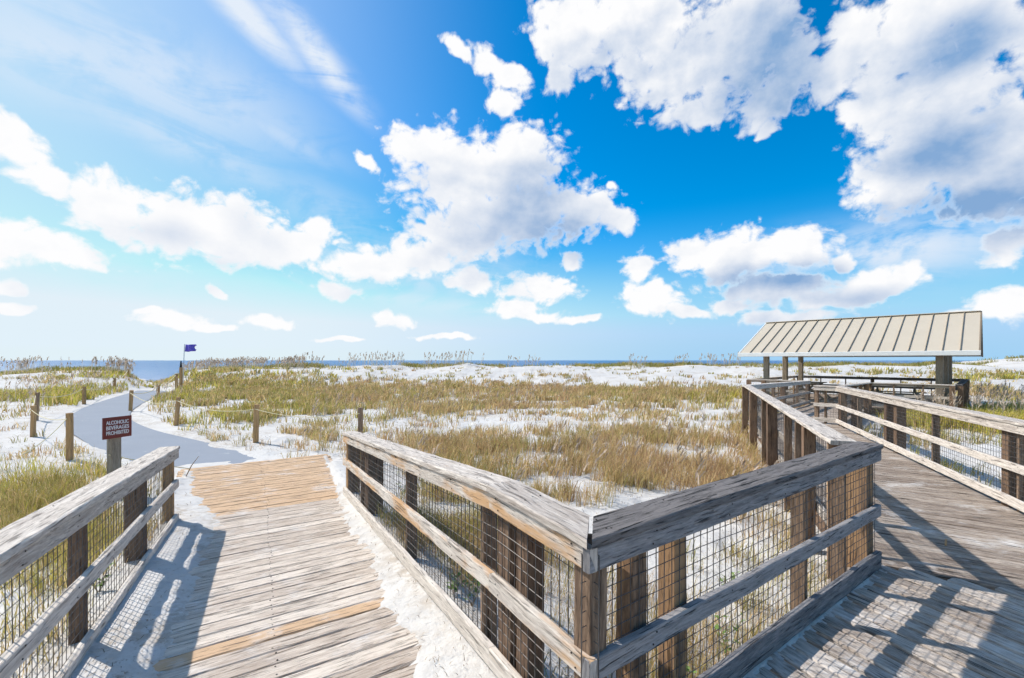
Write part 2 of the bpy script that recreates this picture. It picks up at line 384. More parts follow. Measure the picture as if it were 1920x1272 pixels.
# ------------------------------------------------------------------ decks
def clip(poly, p, d):
    """intersection interval of line p+t d with a convex polygon"""
    t0, t1 = -1e9, 1e9; n = len(poly); area = sum(poly[i][0] * poly[(i + 1) % n][1] - poly[(i + 1) % n][0] * poly[i][1] for i in range(n)); sg = 1 if area > 0 else -1
    for i in range(n):
        a, b = poly[i], poly[(i + 1) % n]; nx_, ny_ = -(b[1] - a[1]) * sg, (b[0] - a[0]) * sg
        den = nx_ * d[0] + ny_ * d[1]; num = nx_ * (p[0] - a[0]) + ny_ * (p[1] - a[1])
        if abs(den) < 1e-9:
            if num < 0: return None
        else:
            t = -num / den
            if den > 0: t0 = max(t0, t)
            else: t1 = min(t1, t)
    return (t0, t1) if t1 - t0 > .05 else None
def planks(poly, d, z, name, mat, w=.14, gap=.008, fresh=lambda s: .1, split=False, jitter=.012):
    d = Vector((*d, 0)).normalized(); c = Vector((-d.y, d.x, 0)); mb = MB()
    cs = [q[0] * c.x + q[1] * c.y for q in poly]; s = min(cs) + w / 2
    while s < max(cs):
        p = c * s; r = clip(poly, (p.x, p.y), (d.x, d.y))
        if r:
            a, b = r; cuts = [a + random.uniform(-jitter, jitter), b + random.uniform(-jitter, jitter)]
            if split and b - a > 2.2 and random.random() < .5: cuts.insert(1, a + (b - a) * random.uniform(.35, .65))
            for u0, u1 in zip(cuts[:-1], cuts[1:]):
                q0 = p + d * (u0 + .003); q1 = p + d * (u1 - .003)
                zz = lambda q: (z(q.x, q.y) if callable(z) else z) - .019 + random.uniform(-.003, .003)
                mb.board((q0.x, q0.y, zz(q0)), (q1.x, q1.y, zz(q1)), w - gap * random.uniform(1., 2.2), .038, wd=c, ch=.009, jit=.0022, seg=max(2, int((u1 - u0) / .2)), fresh=fresh(s))
        s += w
    o = mb.build(name, mat); tag(o, kind='structure'); return o
# ramp: planks across, cut to the ramp's curved edges
mb = MB(); s = -1.4; kk = 0; rampn = []
while s < 9.28:
    wv = .14
    sm_ = s + wv / 2; a = float(eL(sm_)) - .06 + random.uniform(-.015, .015); b = float(eR(sm_)) + .05 + random.uniform(-.02, .02)
    if sm_ > 6.3: a += random.uniform(-.01, .01) ; b += random.uniform(-.05, .05)
    z = float(deckz(sm_)) - .019
    fr = .78 + random.uniform(-.08, .1) if sm_ > 6.2 else (.9 if abs(sm_ - 3.2) < .08 else random.choice([.02, .05, .1, .2, .3]))
    q0 = U * sm_ + NV * a; q1 = U * sm_ + NV * b; q0.z = z + random.uniform(-.004, .004); q1.z = z + random.uniform(-.004, .004)
    mb.board(q0, q1, wv - random.uniform(.006, .015), .038, wd=U, ch=.008, jit=.0028, seg=14, fresh=fr); s += wv; kk += 1; rampn.extend([q0.lerp(q1, t) + U * e + Vector((0, 0, .018)) for t in (.05, .5, .95) for e in (-.035, .04)])
mb.nails(rampn, (0, 0, 1), .005); tag(mb.build('boardwalk', M_deck), kind='structure')
planks([(.30, 1.73), (2.84, 3.77), (6.3, 1.32), (5.5, -.9), (2.0, -.9)], (.38, -.925), DZ, 'boardwalk', M_plat, gap=.011, fresh=lambda s: random.choice([.02, .1, .2]), split=True)
planks([(2.86, 3.74), (6.25, 12.1), (8.32, 11.65), (4.6, 2.53)], (.82, -.57), DZ - .001, 'boardwalk', M_walk, gap=.013, fresh=lambda s: random.choice([.05, .2, .35]))
zt = lambda x, y: float(np.interp((x - 7.3) * PERP.x + (y - 11.8) * PERP.y, [.4, 7.2], [DZ, SZ]))
planks([(6.32, 12.12), (12.2, 18.7), (13.62, 17.35), (8.40, 11.70)], (-.69, .725), zt, 'boardwalk', M_walk)
planks([tuple(SP(-.1, -.05)[:2]), tuple(SP(6.7, -.05)[:2]), tuple(SP(6.7, 7.1)[:2]), tuple(SP(-.1, 7.1)[:2])], (LONG.x, LONG.y), SZ, 'boardwalk', M_walk, split=True)
# joists under the raised walkways
mb = MB()
for a, b, z in (((2.95, 3.9), (6.38, 12.0), DZ), ((4.62, 2.9), (8.2, 11.5), DZ), ((3.8, 3.4), (7.3, 11.8), DZ)):
    mb.board((*a, z - .15), (*b, z - .15), .045, .2, wd=(a[1] - b[1], b[0] - a[0], 0))
for t in (0.05, 3.4, 6.6): mb.board(SP(t, .1, SZ - .15), SP(t, 7, SZ - .15), .05, .2, wd=LONG)
for w in (0.0, 7.02): mb.board(SP(0.1, w, SZ - .15), SP(6.6, w, SZ - .15), .05, .2, wd=PERP)
tag(mb.build('boardwalk_joists', M_pile), kind='structure')

# ------------------------------------------------------------------ railings
def on_ray(px, a, b, off):
    """where the photo column px meets the plan line a-b pushed outwards by off; returns parameter 0..1"""
    r = (px - 960) / F; ax, ay = a[0] + off[0], a[1] + off[1]; dx, dy = b[0] - a[0], b[1] - a[1]
    return (r * ay - ax) / (dx - r * dy)
def railing(name, nodes, side, posts, label, matcap=M_rail, matrail=M_rail, mesh=True, fresh=.3, ground=True, k_start=0, k_end=0, brh=.1, caps=True, capw=.185, freshcap=None, sags=(), brail=True, frontpost=None, fdz=.092, postmat=None):
    root = empty(name, (nodes[0][0], nodes[0][1], nodes[0][2] - .98)); tag(root, label, 'railing', 'weathered timber railings along the boardwalk')
    freshcap = fresh if freshcap is None else freshcap; nseg = len(nodes) - 1
    dirs = [(Vector(nodes[i + 1][:2]) - Vector(nodes[i][:2])).normalized() for i in range(nseg)]
    wire = MB(); nails = MB(); postmat = postmat or M_post
    for i in range(nseg):
        a = nodes[i]; b = nodes[i + 1]; d = Vector((*dirs[i], 0)); o = Vector((d.y, -d.x, 0)) * side; L = math.dist(a[:2], b[:2])
        def P(t, off, z): return Vector((a[0] + (b[0] - a[0]) * t + o.x * off, a[1] + (b[1] - a[1]) * t + o.y * off, z))
        def turn(u, w_): return math.atan2(w_.x * o.x + w_.y * o.y, w_.x * u.x + w_.y * u.y)
        k0 = k_start if i == 0 else math.tan(turn(dirs[i - 1], dirs[i]) / 2)
        k1 = k_end if i == nseg - 1 else -math.tan(turn(dirs[i], dirs[i + 1]) / 2)
        m = MB(); oc = capw / 2 - .014
        m.board(P(0, oc, a[2] - .019) + d * k0 * capw / 2, P(1, oc, b[2] - .019) + d * k1 * capw / 2, capw, .038, wd=o, ch=.006, jit=.0028, seg=max(2, int(L / .12)), fresh=freshcap, k0=k0, k1=k1)
        m.nails([P(t + q * .01 / L, oc + q * capw * .27, a[2] + (b[2] - a[2]) * t - .001) for t in np.arange(.05, .98, .45 / L) for q in (-1, 1)], (0, 0, 1)); m.build('handrail_cap', matcap, root)
        m = MB(); m.board(P(.0, .019, a[2] - .039 - fdz / 2), P(1, .019, b[2] - .039 - fdz / 2), .038, fdz, wd=o, fresh=fresh, seg=max(2, int(L / .15)), jit=.002)
        NP = [t for t in np.arange(.12, .97, .6 / L)]
        m.nails([P(t + q * .012 / L, 0, a[2] + (b[2] - a[2]) * t - e) for t in NP for q, e in ((1, .055), (-1, .105))], -o); m.build('top_rail', matrail, root)
        m = MB(); m.board(P(.0, .019, a[3] - .045), P(1, .019, b[3] - .045), .038, .089, wd=o, fresh=fresh, seg=max(2, int(L / .15)), jit=.002)
        m.nails([P(t + q * .012 / L, 0, a[3] + (b[3] - a[3]) * t - e) for t in NP for q, e in ((1, .022), (-1, .066))], -o); m.build('middle_rail', matrail, root)
        if brail:
            m = MB(); m.board(P(.0, .019, a[4] - brh / 2), P(1, .019, b[4] - brh / 2), .038, brh, wd=o, fresh=fresh * .8, seg=max(2, int(L / .15)), jit=.002); m.build('bottom_rail', matrail, root)
        if mesh:
            n = int(L / .056)
            def lean(t, zf): return Vector((0, 0, 0))
            for k in range(n + 1):
                t = k / n; T = a[2] + (b[2] - a[2]) * t; Bo = a[4] + (b[4] - a[4]) * t; wob = random.uniform(-.005, .005)
                wire.rod(P(t + random.uniform(-.003, .003) / L, .043 + wob, T - .07), P(t, .043 - wob, Bo - .085), .0024)
            zs = np.arange(0, 1.0001, .056 / (a[2] - .07 - (a[4] - .085)))
            for f in zs:
                wob = random.uniform(-.002, .002)
                z0 = a[2] - .07 + (a[4] - .085 - a[2] + .07) * f; z1 = b[2] - .07 + (b[4] - .085 - b[2] + .07) * f
                ns_ = max(1, int(L / .4)); pr = P(0, .0455 + wob, z0)
                for q_ in range(1, ns_ + 1):
                    t_ = q_ / ns_; nx2 = P(t_, .0455 + random.uniform(-.004, .004), z0 + (z1 - z0) * t_ + random.uniform(-.004, .004)); wire.rod(pr, nx2, .0021); pr = nx2
        ps = [q for q in posts if q[2] == i]
        for q in ps:
            kind = q[0]; sz = (q[4] if len(q) > 4 else .14) if kind == 'pile' else (.04 if kind == 'thin' else .09); dep = sz if kind == 'pile' else .089
            off = .052 + dep / 2 if kind != 'end' else .045 + dep / 2
            t = on_ray(q[1], a, b, o * off) if q[1] > 3 or q[1] < -3 else q[1]
            t = min(max(t, sz / 2 / L), 1 - sz / 2 / L)
            T = a[2] + (b[2] - a[2]) * t; p = P(t, off, 0); zb = h1(p.x, p.y) - .35 if ground else T - 1.3
            m = MB(); 
            m.board((p.x, p.y, zb), (p.x + random.uniform(-.004, .004), p.y, T - .042 - random.uniform(0, .004)), sz, dep, wd=d, fresh=q[3] if len(q) > 3 else random.uniform(.1, .6), seg=8, ch=.004)
            m.build('post', M_pile if kind == 'pile' else postmat, root)
            if kind != 'pile':
                for zz in (T - .08, a[3] + (b[3] - a[3]) * t - .03):
                    for e in (-.008, .008): pass
    if mesh: wire.build('wire_mesh', M_wire, root)
    return root
capT = lambda T, u=.46, l=.375: (T, T - u, T - u - l)
# the ramp's right railing: corner -> kink -> lower end
ta = math.tan(math.radians(1))
turn = Vector((E[0] - A[0], E[1] - A[1])).angle_signed(Vector((-.118 - A[0], 2.34 - A[1])))
# interior angle at the corner; both caps are cut along its bisector
half = abs(turn) / 2
kc = 1 / math.tan(half)
railing('wooden_railing', [(A[0], A[1], -.66, -1.117, -1.492), (-.118, 2.34, -.638, -1.097, -1.478), (-2.23, 6.0, -.943, -1.284, -1.665)], 1,
        [('pile', 941, 0, .2, .10), ('thin', 967, 0), ('pile', 994, 0, .2, .10), ('thin', 917.5, 1, .2), ('thin', 771, 1), ('pile', 701, 1, .2, .17), ('thin', 684, 1), ('pile', 662, 1), ('end', 646, 1, .9)],
        'pale railing with a kinked cap running down the sandy ramp from the near corner', fresh=.55, freshcap=.38, k_start=kc)
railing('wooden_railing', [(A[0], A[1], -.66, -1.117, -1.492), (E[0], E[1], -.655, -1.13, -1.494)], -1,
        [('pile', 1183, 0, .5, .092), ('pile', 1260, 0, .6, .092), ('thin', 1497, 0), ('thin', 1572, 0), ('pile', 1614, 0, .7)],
        'short dark cracked railing in the foreground running right from the near corner', matcap=M_dark, matrail=M_old_shaded, brh=.13, fresh=.05, freshcap=.1, k_start=kc)
m = empty('corner_post', (A[0], A[1], -1.9)); 
cb = (Vector((*(Vector(E) - Vector(A)), 0)).normalized() + Vector((-.118 - A[0], 2.34 - A[1], 0)).normalized()).normalized()
bpy.data.objects.remove(m)
mb = MB(); cp = Vector((A[0], A[1], 0)) + cb * .10
mb.board((cp.x, cp.y, -2.2), (cp.x, cp.y, -.70), .092, .092, wd=(Vector((*(Vector(E) - Vector(A)), 0)).normalized()), fresh=.35, seg=8)
cpo = mb.build('corner_post', M_post); tag(cpo, 'square post with split grain where the two foreground railings meet', 'post')
# left railing
def ext(a, b, t): return tuple(a[i] + (b[i] - a[i]) * t for i in range(len(a)))
L0 = (-1.97, 1.75, -.743, -1.18, -1.56); D0 = (-3.66, 5.0, -.938, -1.30, -1.676); L00 = ext(L0, D0, -.45)
railing('wooden_railing', [L00, D0], -1,
        [('thin', .1, 0), ('pile', 147, 0, .2, .07), ('pile', 255, 0, .2, .13), ('end', 335, 0, .9)],
        'leftmost railing with a pale split cap beside the ramp and the dune grass', fresh=.2, freshcap=.25, capw=.185)
# far walkway: left and right railing, both turn towards the shelter
T0 = capT(-.655); TS = capT(SZ + .95, .43, .375)
Q1 = SP(2.42, 0); Q2 = SP(4.29, 0); QL = SP(6.6, 0)
railing('wooden_railing', [(*FA, *T0), (*FB, *T0), (Q2.x, Q2.y, *TS)], -1,
        [('thin', 1562, 0, .5), ('pile', 1516, 0, .4, .11), ('thin', 1498, 0), ('thin', 1477, 0), ('pile', 1447, 0), ('thin', 1433, 0), ('pile', 1412, 0), ('pile', 1395, 0),
         ('thin', .33, 1), ('pile', .5, 1), ('thin', .75, 1), ('end', .98, 1)],
        'long grey railing on the left side of the far walkway, seen from outside', fresh=.2, k_start=0)
railing('wooden_railing', [(*GA, *T0), (*GB, *T0), (7.95, 12.0, *T0)], 1,
        [('pile', .12, 0, .1), ('pile', 1899, 0, .1), ('thin', 1918, 0), ('thin', 1754, 0), ('pile', 1668, 0, .1), ('pile', 1687, 0, .1), ('thin', 1612, 0), ('pile', 1581, 0), ('thin', 1571, 0), ('thin', .5, 1), ('end', .95, 1)],
        'long pinkish grey railing on the right side of the far walkway', fresh=.22)
railing('wooden_railing', [(8.55, 11.95, *T0), (Q1.x, Q1.y, *TS)], 1,
        [('thin', .05, 0), ('pile', .3, 0), ('thin', .55, 0), ('pile', .75, 0), ('end', .98, 0)],
        'low dark railing leading from the walkway bend up to the shelter opening', fresh=.2)
def prail(a, b, label, n, mesh=False, mats=M_rail, side=-1):
    return railing('wooden_railing', [(a.x, a.y, *TS), (b.x, b.y, *TS)], side, [('pile' if k % 3 == 0 else 'thin', (k + .02) / n if k < n else .99, 0) for k in range(n + 1)], label, mesh=mesh, fresh=.2, matcap=mats, matrail=mats)
prail(SP(0, 0), Q1, 'front railing of the shelter deck, right of its opening', 3, side=-1)
prail(Q2, QL, 'front railing of the shelter deck, left of its opening', 4, side=-1)
prail(QL, SP(6.6, 7), 'railing on the far left side of the shelter deck', 4, side=-1)
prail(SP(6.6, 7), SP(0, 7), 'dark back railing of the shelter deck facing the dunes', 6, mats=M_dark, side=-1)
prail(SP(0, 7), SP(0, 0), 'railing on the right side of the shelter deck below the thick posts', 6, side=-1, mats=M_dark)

# thin line of blown sand and litter along the foot of the dark railing
v = []; f = []; dd = (Vector(E) - Vector(A)).normalized(); oo = Vector((dd.y, -dd.x)); n_ = 150; m_ = 14
for i_ in range(n_ + 1):
    for j in range(m_ + 1):
        t = -.1 + 3.35 * i_ / n_; q = -.09 + .13 * j / m_; x = A[0] + dd.x * t + oo.x * q; y = A[1] + dd.y * t + oo.y * q
        hgt = .018 * math.exp(-((q + .045 - .02 * float(vnoise(t * 3, 0, 5))) / .032) ** 2) * (.4 + 1.1 * float(vnoise(t * 7, 3, 6))) + .012 * (float(vnoise(x * 40, y * 40, 7)) - .5)
        v.append((x, y, DZ - .004 + hgt))
for i_ in range(n_):
    for j in range(m_): q0 = i_ * (m_ + 1) + j; f.append((q0, q0 + 1, q0 + m_ + 2, q0 + m_ + 1))
dr = rawmesh('sand_drift', v, f, M_sand, smoothed=True); tag(dr, kind='structure')
m = MB(); m.board((3.83, 4.02, DZ + .006), (3.95, 4.14, DZ + .012), .014, .007, wd=(1, -1, 0), fresh=1, ch=.001, jit=.001, seg=4); tag(m.build('wood_splinter', M_stake), 'small orange splinter of wood lying on the far walkway boards', 'splinter')
m = MB(); m.rod((-5.05, 7.05, -1.80), (-4.93, 7.0, -1.62), .008, 5); m.rod((-4.93, 7.0, -1.62), (-4.80, 6.97, -1.47), .007, 5, .003); tag(m.build('dry_stalk', M_twig), 'dry grey stalk leaning beside the end of the leftmost railing', 'stalk')
# ------------------------------------------------------------------ shelter
sh = empty('picnic_shelter', SP(3.8, 3.6, SZ)); tag(sh, 'open shelter with beige standing seam metal roof on thick timber posts', 'shelter')
R0 = Vector((15.9, 15.5, 0)); EZ = .33; RZ = 1.95; RW = 3.75; RL = 7.75
def RP(t, w, z): q = R0 + LONG * t + PERP * w; return Vector((q.x, q.y, z))
for (w0, z0, w1, z1) in ((0, EZ, RW, RZ), (2 * RW, EZ, RW, RZ)):
    v = [RP(0, w0, z0), RP(RL, w0, z0), RP(RL, w1, z1), RP(0, w1, z1)]; v += [q - Vector((0, 0, .05)) for q in v]
    rawmesh('roof_panel', v, [(0, 1, 2, 3), (7, 6, 5, 4), (0, 4, 5, 1), (1, 5, 6, 2), (2, 6, 7, 3), (3, 7, 4, 0)], M_roof, sh)
    ribs = MB(); up = (RP(0, w1, z1) - RP(0, w0, z0)).cross(LONG); up = up if up.z > 0 else -up; up.normalize()
    for k in range(1, 17):
        t = RL * k / 17
        ribs.board(RP(t, w0, z0) + up * .022, RP(t, w1, z1) + up * .022, .022, .045, wd=LONG, ch=.003, jit=0, seg=1)
    ribs.build('roof_seams', M_rib, sh)
mb = MB(); mb.board(RP(-.02, RW, RZ + .012), RP(RL + .02, RW, RZ + .012), .26, .03, wd=PERP, jit=0); mb.build('ridge_cap', M_roof, sh)
for w in (-.035, 2 * RW + .035):
    mb = MB(); mb.board(RP(-.05, w, EZ - .075), RP(RL + .05, w, EZ - .075), .07, .17, wd=PERP, jit=0, ch=.012); mb.build('gutter', M_trim, sh)
for t in (-.025, RL + .025):
    for w0 in (0, 2 * RW):
        mb = MB(); mb.board(RP(t, w0, EZ - .09), RP(t, RW, RZ - .09), .045, .2, wd=LONG, jit=0); mb.build('rake_board', M_fascdk if t < 0 else M_trim, sh)
for w in (.7, 3.75, 6.8):
    mb = MB(); mb.board(RP(.4, w, EZ + (.14 if w == .7 or w == 6.8 else 1.3)), RP(RL - .4, w, EZ + (.14 if w == .7 or w == 6.8 else 1.3)), .09, .24, wd=PERP); mb.build('roof_beam', M_greypost, sh)
for t in (1.0, 6.75):
    for w in (.45, 3.2, 5.9):
        q = RP(t, w, 0); zt_ = EZ + (RZ - EZ) * (w / RW if w < RW else (2 * RW - w) / RW) - .06
        mb = MB(); mb.board((q.x, q.y, h1(q.x, q.y) - .3), (q.x, q.y, zt_), .21, .21, wd=LONG if t == 1.0 else LONG, seg=10, jit=.004, ch=.02, fresh=.15); mb.build('post', M_greypost, sh)
    mb = MB(); mb.board(RP(t, .3, EZ - .02), RP(t, 7.2, EZ - .02), .08, .2, wd=LONG); mb.build('tie_beam', M_greypost, sh)
# picnic tables
def table(c, rot, label):
    root = empty('picnic_table', c); R = Matrix.Rotation(rot, 4, 'Z'); c = Vector(c)
    def w(p): return c + R @ Vector(p)
    X_ = R @ Vector((1, 0, 0)); Y_ = R @ Vector((0, 1, 0))
    tag(root, label, 'table', 'picnic tables on the shelter deck')
    m = MB()
    for k in range(5): m.board(w((-.9, -.3 + .15 * k, .74)), w((.9, -.3 + .15 * k, .74)), .14, .038, wd=Y_)
    m.build('table_top', M_greypost, root)
    for s in (-1, 1):
        m = MB(); m.board(w((-.9, s * .68, .43)), w((.9, s * .68, .43)), .24, .038, wd=Y_); m.build('bench', M_greypost, root)
        m = MB(); m.board(w((s * .6, -.62, 0)), w((s * .6, .25, .72)), .09, .04, wd=(R @ Vector((0, 1, 1)))); m.board(w((s * .6 + .045, .62, 0)), w((s * .6 + .045, -.25, .72)), .09, .04, wd=(R @ Vector((0, 1, -1)))); m.board(w((s * .6 - .045, -.72, .38)), w((s * .6 - .045, .72, .38)), .04, .09, wd=X_); m.build('leg_frame', M_greypost, root)
rl = math.atan2(LONG.y, LONG.x)
table(SP(1.9, 3.0, SZ), rl, 'picnic table under the right half of the shelter roof')
table(SP(4.9, 3.0, SZ), rl + 1.57, 'picnic table under the left half of the shelter roof')

# ------------------------------------------------------------------ stakes, rope, sign, flag
def gp(px, d): return ((px - 960) / F * d, d)
stakes = [  # column, distance, height, width, lean, label
 (131, 8.6, .89, .085, 0, 'thick orange stake nearest the sign on its left'),
 (61, 11.4, .78, .085, .04, 'orange brown stake second from the left edge, overlapping a greyer one'),
 (67, 14.6, .90, .09, .06, 'grey topped leaning stake just behind an orange one at the left'),
 (158, 20.5, .80, .11, 0, 'dark stake left of the path beside a bright green grass clump'),
 (215, 30.5, .68, .13, 0, 'small dark stake left of the far bend of the path'),
 (241, 38, .60, .14, 0, 'smallest stake at the far left end by the beach opening'),
 (244, 17.6, .83, .10, .06, 'mossy leaning stake on the right edge of the path behind the sign'),
 (297, 24.5, .66, .12, 0, 'reddish stake right of the path before the beach'),
 (329, 13.3, .83, .09, .09, 'leaning stake with rope knots at the edge of the green grass'),
 (479, 10.6, .88, .10, .03, 'pale brown stake standing in white sand beyond the deck'),
 (676, 8.5, .98, .085, 0, 'dark weathered stake behind the end of the pale railing'),
 (331, 30, 1.15, .14, 0, 'tall stake with a black top below the flag')]
sts = []
for (px, d, hgt, w, lean, lab) in stakes:
    x, y = gp(px, d); z = h1(x, y); zt_ = z + hgt; m = MB(); nm = 'rope_post'
    m.board((x, y, z - .3), (x + lean, y, zt_), w, w * .95, wd=(1, .25, 0), seg=6, fresh=.6, ch=.006, jit=.003)
    o = m.build(nm, M_stake if d not in (14.6, 8.5) else M_post); tag(o, lab, 'post', 'posts of the rope fence along the beach path'); sts.append((x + lean, y, zt_ - .1))
x, y = gp(339.5, 31); z = h1(x, y); m = MB(); m.board((x, y, z - .3), (x, y, z + 1.5), .16, .12, wd=(1, 0, 0), fresh=.7); mm = m.build('marker_post', M_stake); tag(mm, 'tan marker post with a black cap beside the flag pole', 'post')
m = MB(); m.board((x, y, z + 1.505), (x, y, z + 1.95), .12, .1, wd=(1, 0, 0), taper=.4); cpm = m.build('cap', M_black); cpm.parent = mm
def rope(pts, label, sag=.1):
    m = MB()
    for a, b in zip(pts[:-1], pts[1:]):
        a = Vector(a); b = Vector(b); n = 14; q = [a.lerp(b, k / n) - Vector((0, 0, sag * 4 * (k / n) * (1 - k / n) * (a - b).length / 4)) for k in range(n + 1)]
        for u, v_ in zip(q[:-1], q[1:]): m.rod(u, v_, max(.007, .0007 * u.y), 5)
    tag(m.build('rope', M_rope), label, 'rope')
def off(p): return (p[0], p[1] - .06, p[2])
sx = Vector((-5.42, 6.2, -1.2))
rope([(-7.0, 6.5, -1.35), off(sts[0]), off(sts[1]), off(sts[2]), off(sts[3]), off(sts[4]), off(sts[5])], 'rope strung between the stakes on the left side of the path', .09)
rope([(sx.x, sx.y - .08, -1.27), (-5.2, 7.35, -1.75)], 'short loose rope hanging from the sign post to the deck end', .05)
rope([off(sts[11]), off(sts[7]), off(sts[6])], 'thin rope between the far stakes right of the path', .07)
rope([off(sts[6]), off(sts[8]), off(sts[9]), off(sts[10])], 'sagging rope along the right side of the path in front of the grass', .13)
# sign
sr = empty('park_sign', (sx.x, sx.y, -1.95)); tag(sr, 'brown red sign reading ALCOHOLIC BEVERAGES PROHIBITED on a grey post', 'sign')
m = MB(); m.board((sx.x, sx.y, -2.2), (sx.x, sx.y, -.84), .12, .1, wd=(.28, .96, 0), fresh=.1); m.build('post', M_greypost, sr)
sa = Vector((.28, .96, 0)).normalized(); sn = Vector((sa.y, -sa.x, 0)); sc_ = Vector((sx.x + .01, sx.y - .02, -.905)) + sn * .07
hw, hh = .175, .143
m = MB(); m.board(sc_ - sa * hw, sc_ + sa * hw, .014, 2 * hh, wd=sn, ch=.004, jit=0); m.build('sign_panel', M_signred, sr)
for i_, (t, zz) in enumerate((('ALCOHOLIC', .067), ('BEVERAGES', -.002), ('PROHIBITED', -.071))):
    cu = bpy.data.curves.new('t', 'FONT'); cu.body = t; cu.size = .070; cu.align_x = 'CENTER'; cu.align_y = 'CENTER'; cu.extrude = .0015; cu.offset = .0012
    ob = bpy.data.objects.new('t', cu); C.objects.link(ob); bpy.context.view_layer.update()
    me2 = bpy.data.meshes.new_from_object(ob.evaluated_get(bpy.context.evaluated_depsgraph_get())); bpy.data.objects.remove(ob)
    Mx = Matrix(((sa.x, 0, sn.x, 0), (sa.y, 0, sn.y, 0), (0, 1, 0, 0), (0, 0, 0, 1)))
    wd_ = max(v.co.x for v in me2.vertices) - min(v.co.x for v in me2.vertices); me2.transform(Matrix.Scale(.275 / wd_, 4, (1, 0, 0)))
    me2.transform(Matrix.Translation(sc_ + sn * .0095 + Vector((0, 0, zz))) @ Mx); me2.transform(Matrix.Translation(-Vector(sr.location)))
    me2.materials.clear(); me2.materials.append(M_white); tx = bpy.data.objects.new('lettering', me2); C.objects.link(tx); tx.parent = sr
# flag
fx, fy = gp(343, 34); fz = h1(fx, fy); fr = empty('flag', (fx, fy, fz)); tag(fr, 'small purple blue flag flying from a thin pole near the beach opening', 'flag')
m = MB(); m.rod((fx, fy, fz - .3), (fx + .12, fy, 1.22), .026, 8); m.build('pole', M_pole, fr, True)
v = []; f = []; nu, nv_ = 14, 8
for i_ in range(nu + 1):
    for j in range(nv_ + 1):
        u = i_ / nu; w_ = j / nv_; notch = .13 * math.sin(w_ * 9) * u
        v.append((fx + .14 + u * (.76 + notch * .6), fy + .1 * math.sin(u * 7 + w_), .66 + .54 * w_ - .02 * math.sin(u * 5) + .05 * u * math.sin(w_ * 12)))
for i_ in range(nu):
    for j in range(nv_): q0 = i_ * (nv_ + 1) + j; f.append((q0, q0 + nv_ + 1, q0 + nv_ + 2, q0 + 1))
fl = rawmesh('flag_cloth', v, f, M_flag, fr, True); so = fl.modifiers.new('s', 'SOLIDIFY'); so.thickness = .004

# ------------------------------------------------------------------ vegetation
def blades(name, p, h, w, ang, lean, col, mat=M_grass, kind='stuff', top=None, curve=1.0):
    n = len(p); dx = np.cos(ang); dy = np.sin(ang); sx_ = -dy; sy_ = dx
    fa = rng.uniform(0, math.pi, n); wx = np.cos(fa) * w / 2; wy = np.sin(fa) * w / 2
    V = np.zeros((n, 5, 3), 'f'); l1 = lean * .32; 
    V[:, 0] = np.stack([p[:, 0] - wx, p[:, 1] - wy, p[:, 2]], 1); V[:, 1] = np.stack([p[:, 0] + wx, p[:, 1] + wy, p[:, 2]], 1)
    mx = p[:, 0] + dx * l1 * h; my = p[:, 1] + dy * l1 * h; mz = p[:, 2] + h * .58
    V[:, 2] = np.stack([mx - wx * .8, my - wy * .8, mz], 1); V[:, 3] = np.stack([mx + wx * .8, my + wy * .8, mz], 1)
    V[:, 4] = np.stack([p[:, 0] + dx * lean * h, p[:, 1] + dy * lean * h, p[:, 2] + h * (1 - .25 * lean)], 1)
    b = np.arange(n)[:, None] * 5; T = np.concatenate([b + [0, 1, 3], b + [0, 3, 2], b + [2, 3, 4]], 1).reshape(-1).astype('i')
    me = bpy.data.meshes.new(name); me.vertices.add(n * 5); me.vertices.foreach_set('co', V.ravel()); me.loops.add(len(T)); me.loops.foreach_set('vertex_index', T)
    me.polygons.add(len(T) // 3); me.polygons.foreach_set('loop_start', np.arange(0, len(T), 3, dtype='i')); me.update(calc_edges=True)
    ca = me.color_attributes.new('gc', 'FLOAT_COLOR', 'POINT'); cc = np.ones((n, 5, 4), 'f'); cc[:, :, :3] = col[:, None, :]
    ca.data.foreach_set('color', cc.ravel()); me.materials.append(mat)
    o = bpy.data.objects.new(name, me); C.objects.link(o)
    if kind: o['kind'] = kind
    return o
